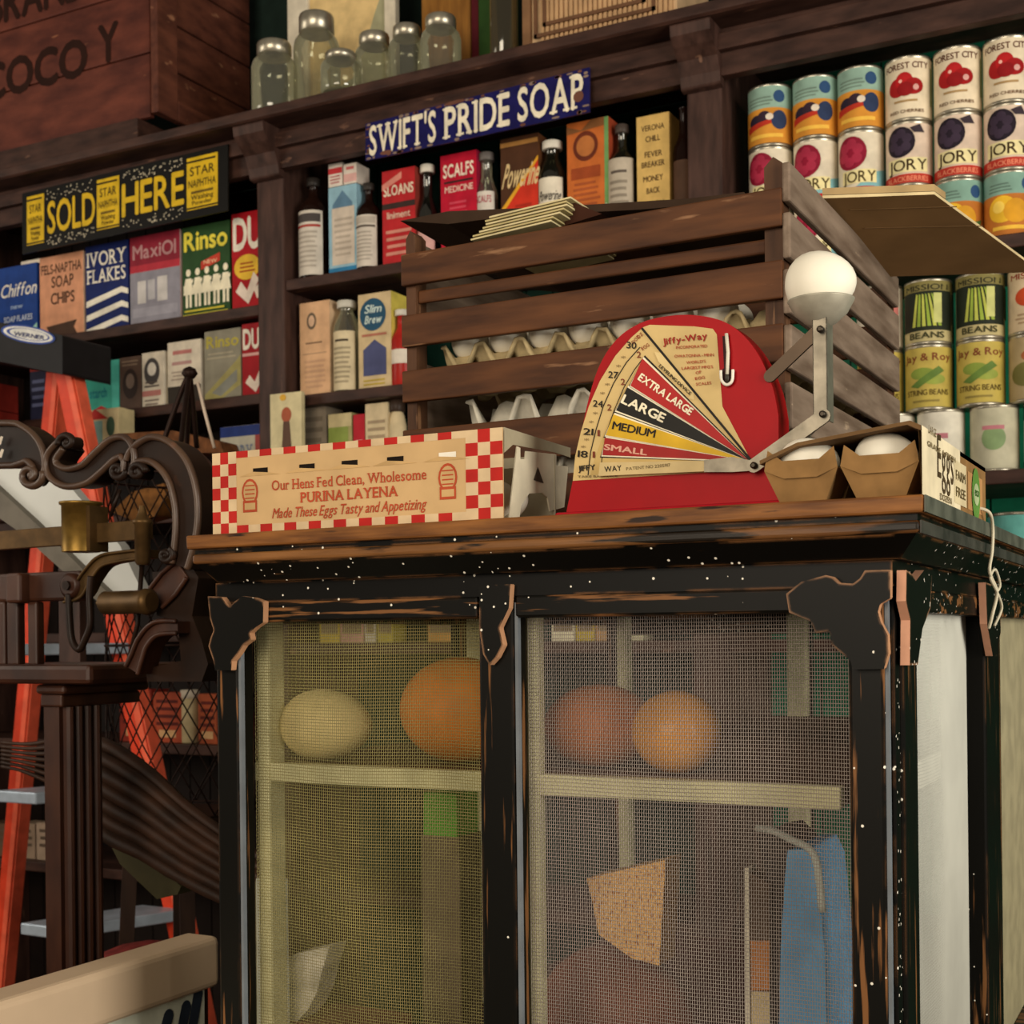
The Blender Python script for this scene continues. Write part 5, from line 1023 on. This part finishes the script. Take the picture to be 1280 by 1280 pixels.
mb = MB(); ribbon(mb, [(163, 580), (172, 568), (190, 562), (208, 570), (224, 590), (233, 620), (235, 650), (232, 680), (226, 708)], [12, 20, 30, 34, 36, 36, 34, 30, 24], YA, .04, IRON); curl(mb, (172, 590), 11, 0, -1.2, YA, IRON, .005); curl(mb, (208, 694), 10, -1, 1.2, YA, IRON, .005); mb.build('arch', sc_)
mb = MB(); ribbon(mb, [(222, 560), (246, 590), (258, 630), (260, 680), (256, 720)], [10, 18, 22, 22, 18], YA+.05, .03, IRONR, .003); mb.build('arch_back', sc_)
def pbox(nm, pl, pr_, pt, pb_, Y, dep, mat, bev=.003, slope=0):
    a = PY(pl, (pt+pb_)/2, Y); b = PY(pr_, (pt+pb_)/2, Y); zt = PY((pl+pr_)/2, pt, Y).z; zb_2 = PY((pl+pr_)/2, pb_, Y).z
    mb = MB(); mb.hexa([(a.x, Y, zb_2), (b.x, Y, zb_2+slope), (b.x, Y+dep, zb_2+slope), (a.x, Y+dep, zb_2), (a.x, Y, zt), (b.x, Y, zt+slope), (b.x, Y+dep, zt+slope), (a.x, Y+dep, zt)], mat); return mb.build(nm, sc_, bevel=bev)
pbox('beam', -40, 186, 660, 684, YA, .008, BRASSD, .001, .004)
pc = PY(100, 660, YA-.002); r = (PY(118, 660, YA).x-PY(83, 660, YA).x)/2; z1 = PY(100, 628, YA).z; z0 = PY(100, 690, YA).z
mb = MB(); mb.lathe([(r, z0), (r, z1-.004), (r*1.12, z1-.003), (r*1.12, z1), (r*.9, z1)], (pc.x, YA, 0), BRASS, 28); mb.box(pc.x+r*.75, pc.x+r*1.1, YA-.012, YA+.02, z0, z1-.006, BRASSD); mb.build('brass_poise', sc_)
mb = MB(); ribbon(mb, [(186, 692), (150, 696), (126, 702), (110, 720), (98, 738), (80, 742)], [10, 11, 13, 16, 20, 22], YA, .02, BRASSD, .002); mb.build('lower_beam', sc_)
pc = PY(188, 670, YA+.01); z1 = PY(188, 640, YA).z; z0 = PY(188, 706, YA).z; mb = MB(); mb.lathe([(.007, z0), (.0095, z0+.004), (.0095, z1-.016), (.012, z1-.014), (.012, z1-.010), (.008, z1-.008), (.005, z1), (.003, z1+.008)], (pc.x, YA-.004, 0), BRASSD, 16); mb.build('beam_post', sc_)
pa = PY(122, 754, YA-.01); pb_ = PY(190, 752, YA-.01); mb = MB(); ln_ = (pb_-pa).length
mb.lathe([(.003, 0), (.004, .008), (.012, .010), (.0145, .013), (.0145, ln_-.014), (.0165, ln_-.010), (.016, ln_-.003), (.012, ln_)], pa, BRASSD, 20, pb_-pa); mb.build('counterweight', sc_)
pbox('lever_beam', -40, 100, 716, 752, YA+.005, .02, IRONR, .004)
pc = PY(86, 732, YA-.004); mb = MB(); mb.lathe([(.016, 0), (.016, .02), (.012, .022)], pc+V((0, .02, 0)), IRONR, 20, (0, -1, 0)); mb.lathe([(.006, 0), (.006, .006)], pc, IRON, 12, (0, -1, 0)); mb.build('pivot_boss', sc_)
pbox('clevis', 6, 24, 716, 754, YA-.012, .03, IRONR, .004)
for pl, pr_ in ((-6, 6), (8, 22), (34, 46)): pbox('standard', pl, pr_, 752, 832, YA+.004, .014, IRONR, .003)
mb = MB(); mb.tube(spline([PY(x, y, YA-.004) for x, y in [(86, 742), (87, 770), (90, 800), (99, 812), (106, 800), (113, 780), (112, 745), (114, 720)]], 6), .0045, IRON, 8); mb.build('hook', sc_)
mb = MB(); mb.tube([PY(178, 700, YA+.02), PY(172, 780, YA+.02), PY(160, 830, YA+.02)], .003, IRON, 6); mb.tube([PY(150, 612, YA+.02), PY(138, 645, YA+.02)], .0025, IRON, 6); mb.build('rod', sc_)
# cast table and column
pbox('cap_plate', -60, 112, 831, 855, YA-.03, .19, IRONR, .006)
pbox('necking', 44, 80, 856, 868, YA-.01, .155, IRONR, .004); pbox('capital', 50, 77, 868, 884, YA-.005, .143, IRONR, .003)
a = PY(56, 1000, YA).x; b2 = PY(75, 1000, YA).x; zt = PY(70, 884, YA).z; ye = PX(128, 1000, b2).y
mb = MB(); prof = [(a, ye), (a, YA), (b2, YA)]
nf = 4; dx = (ye-YA-.012)/nf
prof.append((b2, YA+.006))
for i in range(nf):
    for k in range(7): an = pi*k/6; prof.append((b2+.010*sin(an), YA+.006+dx*i+dx*.5-dx*.46*cos(an)))
prof += [(b2, ye)]
mb.prism([(x_, y_, .12) for x_, y_ in prof], (0, 0, zt-.12), IRONR); mb.build('column', sc_)
mb = MB(); mb.box(a-.12, b2+.12, YA-.1, YA+.35, 0, .12, IRON); mb.build('platform', sc_, bevel=.008)
# foot of arch
mb = MB(); ribbon(mb, [(228, 712), (212, 730), (196, 748)], [26, 34, 30], YA+.01, .05, IRONR, .003); mb.prism([PY(x, y, YA+.012) for x, y in [(190, 715), (242, 712), (248, 722), (240, 770), (252, 800), (260, 830), (252, 852), (184, 852), (182, 836), (226, 826), (222, 775), (196, 770)]], (0, .05, 0), IRON); mb.build('arch_foot', sc_, bevel=.003)
mb = MB(); ribbon(mb, [(222, 784), (196, 786), (180, 802), (172, 822), (166, 838)], [14, 16, 16, 18, 22], YA-.01, .03, IRONR, .003); mb.build('brace', sc_)

# ------------------------------------------------------------------ curved slatted wood behind the column
t = thing('slatted_cradle', 'dark curved bundle of wooden slats slanting behind the scale column', 'wooden slats', PY(200, 1000, .42))
DKW = wood('dark_slats', '#241811', '#40291c', (3, 8, 8), .5)
for k in range(7):
    mb = MB(); f_ = k/6
    top = [(2, 928), (40, 930), (90, 922), (130, 930), (180, 962), (225, 1002), (275, 1040), (330, 1075)]; bot = [(2, 958), (35, 966), (80, 990), (130, 1042), (180, 1068), (225, 1096), (275, 1122), (330, 1150)]
    pts = [PY(t_[0]*(1-f_)+b_[0]*f_, t_[1]*(1-f_)+b_[1]*f_, .42-.02*sin(pi*f_)) for t_, b_ in zip(top, bot)]
    rad = [(abs(b_[1]-t_[1])/7/1700*1.85)*.62 for t_, b_ in zip(top, bot)]; sp = spline(pts, 4); mb.tube(sp, [rad[min(int(i/4), len(rad)-1)] for i in range(len(sp))], DKW, 6); mb.build('slat', t)
mb = MB(); mb.prism([PY(x, y, .46) for x, y in [(140, 1060), (168, 1052), (226, 1108), (222, 1118), (196, 1124), (150, 1080)]], (0, .03, 0), M('#3c3722', .5)); tag(mb.build('drab_bracket', origin=PY(180, 1090, .46)), 'drab olive angled bracket below the slanting slats', 'bracket')
# ------------------------------------------------------------------ wire basket
YB = .78; pc = PY(226, 800, YB); bx, by = pc.x, YB
zt = PY(226, 600, YB).z; zb = PY(226, 1012, YB).z; rb = .125
t = thing('wire_basket', 'tall dark wire mesh basket with wire bail handles behind the scale', 'basket', (bx, by, zb))
for z in (zt, (zt+zb)/2, zb):
    mb = MB(); mb.tube([(bx+rb*cos(2*pi*k/32), by+rb*sin(2*pi*k/32), z) for k in range(32)], .0022, WIREM, 6, True); mb.build('hoop', t)
mb = MB(); nd = 15
for k in range(nd):
    for sg in (1, -1):
        mb.tube([(bx+rb*cos(2*pi*k/nd+sg*u*.18), by+rb*sin(2*pi*k/nd+sg*u*.18), zt+(zb-zt)*u/14) for u in range(15)], .0013, WIREM, 4)
mb.build('mesh', t)
apx = PY(237, 464, YB)
mb = MB()
for x, y, dy in ((203, 556, -.02), (222, 592, -.1), (232, 600, .06), (246, 560, .05)):
    q = PY(x, y, YB+dy); mb.tube(spline([apx+V((0, 0, -.004)), apx+(q-apx)*.3+V((0, 0, .004)), q], 5), .0045, WIREM, 6)
mb.lathe([(.008, -.012), (.014, -.004), (.010, .004), (.002, .008)], apx, WIREM, 14); mb.build('bail', t)
mb = MB(); mb.tube([PY(247, 478, YB-.01), PY(256, 515, YB-.01), PY(268, 560, YB-.01)], .0028, M('#d8c4b0', .4), 6); mb.build('lit_wire', t)  # handle wire catching the light, its brightness put into a pale colour
t = thing('stand', 'dark four-legged wooden stand carrying the wire basket', 'stand', (bx, by, 0)); SW = wood('stand_wood', '#21140d', '#36241a', (8, 8, 2))
mb = MB(); mb.lathe([(.11, zb-.025), (.115, zb-.02), (.115, zb-.006), (.11, zb-.003)], (bx, by, 0), SW, 28); mb.build('top', t)
for qx in (-1, 1):
    for qy in (-1, 1): mb = MB(); mb.bar((bx+qx*.10, by+qy*.10, .0), (bx+qx*.06, by+qy*.06, zb-.024), .024, .024, SW); mb.build('leg', t)
# brown paper bundles near the basket top
for pts, lb, hx, Y in (([(148, 542), (215, 538), (275, 552), (280, 566), (225, 566), (160, 560)], 'brown wrapped bundle lying flat behind the wire handle', '#6a4226', 1.02), ([(140, 640), (165, 615), (205, 604), (208, 622), (195, 645), (168, 652)], 'ochre brown leaf-like bundle seen inside the scale arch', '#7a5026', 1.0)):
    mb = MB(); mb.prism([PY(x, y, Y) for x, y in pts], (0, .05, 0), M(hx, .8, 0, .4, 50)); tag(mb.build('paper_bundle', origin=PY(*pts[-1], Y), bevel=.004), lb, 'bundle')
# ------------------------------------------------------------------ ladder
YL = 1.20
lad = thing('stepladder', 'orange fibreglass stepladder with black top cap at the left', 'ladder', (PY(90, 1000, YL).x, YL, 0))
def railp(a, b, Y, Y2, w_, nm='rail'):
    A, B = PY(*a, Y), PY(*b, Y); d = (B-A).normalized(); k = A.z/(-d.z); B2 = A+d*k
    mb = MB(); n2 = V((-d.z, 0, d.x)).normalized(); s1 = n2*(w_/2)
    mb.hexa([A-s1, A+s1, A+s1+V((0, .028, 0)), A-s1+V((0, .028, 0)), B2-s1, B2+s1, B2+s1+V((0, .028, 0)), B2-s1+V((0, .028, 0))], ORG)
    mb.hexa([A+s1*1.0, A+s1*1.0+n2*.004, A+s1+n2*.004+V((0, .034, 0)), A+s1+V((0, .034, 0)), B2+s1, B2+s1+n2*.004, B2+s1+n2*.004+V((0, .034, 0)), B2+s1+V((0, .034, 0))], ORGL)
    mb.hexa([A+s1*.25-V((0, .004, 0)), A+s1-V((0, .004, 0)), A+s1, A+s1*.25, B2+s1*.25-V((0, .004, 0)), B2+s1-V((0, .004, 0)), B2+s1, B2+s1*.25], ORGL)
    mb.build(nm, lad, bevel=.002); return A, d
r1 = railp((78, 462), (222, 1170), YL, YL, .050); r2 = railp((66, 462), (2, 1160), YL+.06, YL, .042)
r3 = railp((-190, 462), (-60, 1170), YL-.27, YL, .08)
def stp(y, A, d, w_):
    z = PY(200, y, YL).z; k = (z-A.z)/d.z; p = A+d*k
    mb = MB(); mb.hexa([p+V((-.085, .0, -.012)), p+V((.03, .0, -.012)), p+V((.03-.095, -.25, -.012)), p+V((-.085-.095, -.25, -.012)), p+V((-.085, .0, .012)), p+V((.03, .0, .012)), p+V((.03-.095, -.25, .012)), p+V((-.085-.095, -.25, .012))], M('#aebccb', .4, .3)); mb.build('step', lad, bevel=.003)
stp(985, *r1, .1); stp(1140, *r1, .1); stp(640, *r1, .1); stp(810, *r1, .1)
mb = MB(); cp = [PY(x, y, YL-.06) for x, y in [(-215, 418), (0, 452), (78, 468), (78, 419), (40, 410), (0, 403), (-215, 369)]]
mb.prism(cp, (0, .145, 0), BLACKP); tcap_ = mb.build('top_cap', lad, bevel=.006)
mb = MB(lambda x, y, z: PY(x, z, YL-.062+y))
def el(cx, cz, rx, rz, m_, yy):
    mb.add([(cx+rx*cos(2*pi*k/28), yy, cz+rz*sin(2*pi*k/28)+.16*rx*cos(2*pi*k/28)) for k in range(28)], [range(28)], m_)
el(35, 418, 34, 11, M('#2c4a9c', .4), 0); el(35, 418, 31, 9, M('#e2e2dc', .4), -.0004)
el(35, 418, 27, 7, M('#2c4a9c', .4), -.0008); el(36, 418, 24, 6.4, M('#e2e2dc', .4), -.0012)
LB = M('#20306a', .4); tmp = MB(lambda x, y, z: PY(17+x, 419-z+.15*x, YL-.0638+y)); tmp.txt('WERNER', 0, 38, 0, 5, LB, 1, .03, .2); mb2 = MB(); mb2.add(tmp.v, tmp.f, LB); mb.v += [tuple(p) for p in []]
mb.build('cap_badge', tcap_); mb2.build('badge_lettering', tcap_)
for y in (1135, 1145):
    mb = MB(); mb.lathe([(.007, 0), (.007, .004), (.003, .006)], PY(221, y, YL-.005), STEELL, 12, (0, -1, 0)); mb.build('rivet', lad)
# white enamel panel behind the arch
mb = MB(); q = [PY(x, y, .62) for x, y in [(-60, 560), (20, 572), (96, 608), (150, 680), (182, 748), (120, 740), (92, 708), (-60, 560+20)]]
mb.prism([PY(x, y, .60) for x, y in [(-70, 566), (10, 572), (84, 604), (150, 682), (184, 752), (150, 756), (100, 712), (40, 655), (-70, 560+40)]], (0, .02, 0), M('#d9dcd8', .35, 0, .1, 6)); tq = thing('enamel_pan', 'white enamelled sheet with grey rolled edge slanting behind the scale arch', 'sheet', PY(184, 750, .60)); mb.build('sheet', tq, bevel=.004)
mb = MB(); mb.prism([PY(x, y, .585) for x, y in [(-70, 575), (-20, 595), (40, 650), (104, 712), (160, 764), (140, 768), (90, 724), (20, 662), (-70, 600)]], (0, .02, 0), M('#6d675c', .5)); mb.build('rolled_edge', tq, bevel=.004)
mb = MB(); z0 = PY(160, 760, .62).z; p = PY(160, 760, .62); xa_ = PY(78, 760, .63).x; xb_ = PY(104, 760, .63).x; mb.box(xa_, xb_, .622, .636, 0, PY(90, 700, .63).z, SHELFV); tag(mb.build('backing_board', origin=((xa_+xb_)/2, .63, 0)), 'dark upright board propping the white enamelled sheet', 'board')

# ------------------------------------------------------------------ low case at bottom left
XCS = -.86
a = PX(0, 1245, XCS); b2 = PX(272, 1170, XCS)
zt = b2.z; hb = .06
t = thing('display_case', 'low case with smooth beige rim and white lettered panel, cut by the photo corner', 'display case', (XCS-.2, .1, 0))
BEI = M('#c9b092', .35, 0, .12, 5)
mb = MB(); mb.box(XCS-.05, XCS, -.45, .235, zt-hb, zt, BEI); mb.build('rim', t, bevel=.008, seg=3)
mb = MB(lambda x, y, z: (XCS-.008-y, x, z)); ya = PX(150, 1270, XCS).y; yb = PX(262, 1240, XCS).y
mb.box(-.45, yb+.0, .0, .004, zt-.32, zt-hb, M('#d8dcc8', .5)); INK = M('#2c3440', .5)
for px, y0_, y1_ in ((210, 1268, 1300), (232, 1257, 1300), (247, 1240, 1290)):
    q0 = PX(px, y0_+3, XCS-.008); q1 = PX(px-8, y1_, XCS-.008); d = (q1-q0)
    for i in range(8): mb.ell(q0.y+d.y*i/7, q0.z+d.z*i/7, .0085, .009, INK, 2+i*.1, 12)
mb.build('lettered_panel', t)
mb = MB(); mb.box(XCS-.05, XCS-.02, -.45, .235, 0, zt-hb-.0005, SHELFV); mb.build('base', t)
mb = MB(); p = PY(30, 1190, .22); mb.ellipsoid((p.x-.08, .12, p.z-.03), .10, .07, .055, M('#5a2a22', .6, 0, .5, 30), 20, 10); tag(mb.build('cloth_sack', origin=(p.x, .22, p.z-.08)), 'dull red sack lying inside the case left of the column', 'sack')
mb = MB(); p = PY(190, 1195, .55); mb.ellipsoid((p.x, .55, p.z-.02), .10, .09, .04, M('#7a2f2c', .6, 0, .4, 30), 20, 10); tag(mb.build('cloth_sack', origin=(p.x, .55, p.z-.06)), 'dark red sack under the lowest ladder step', 'sack')
for o in bpy.data.objects:
    if '_o' in o.keys(): del o['_o']
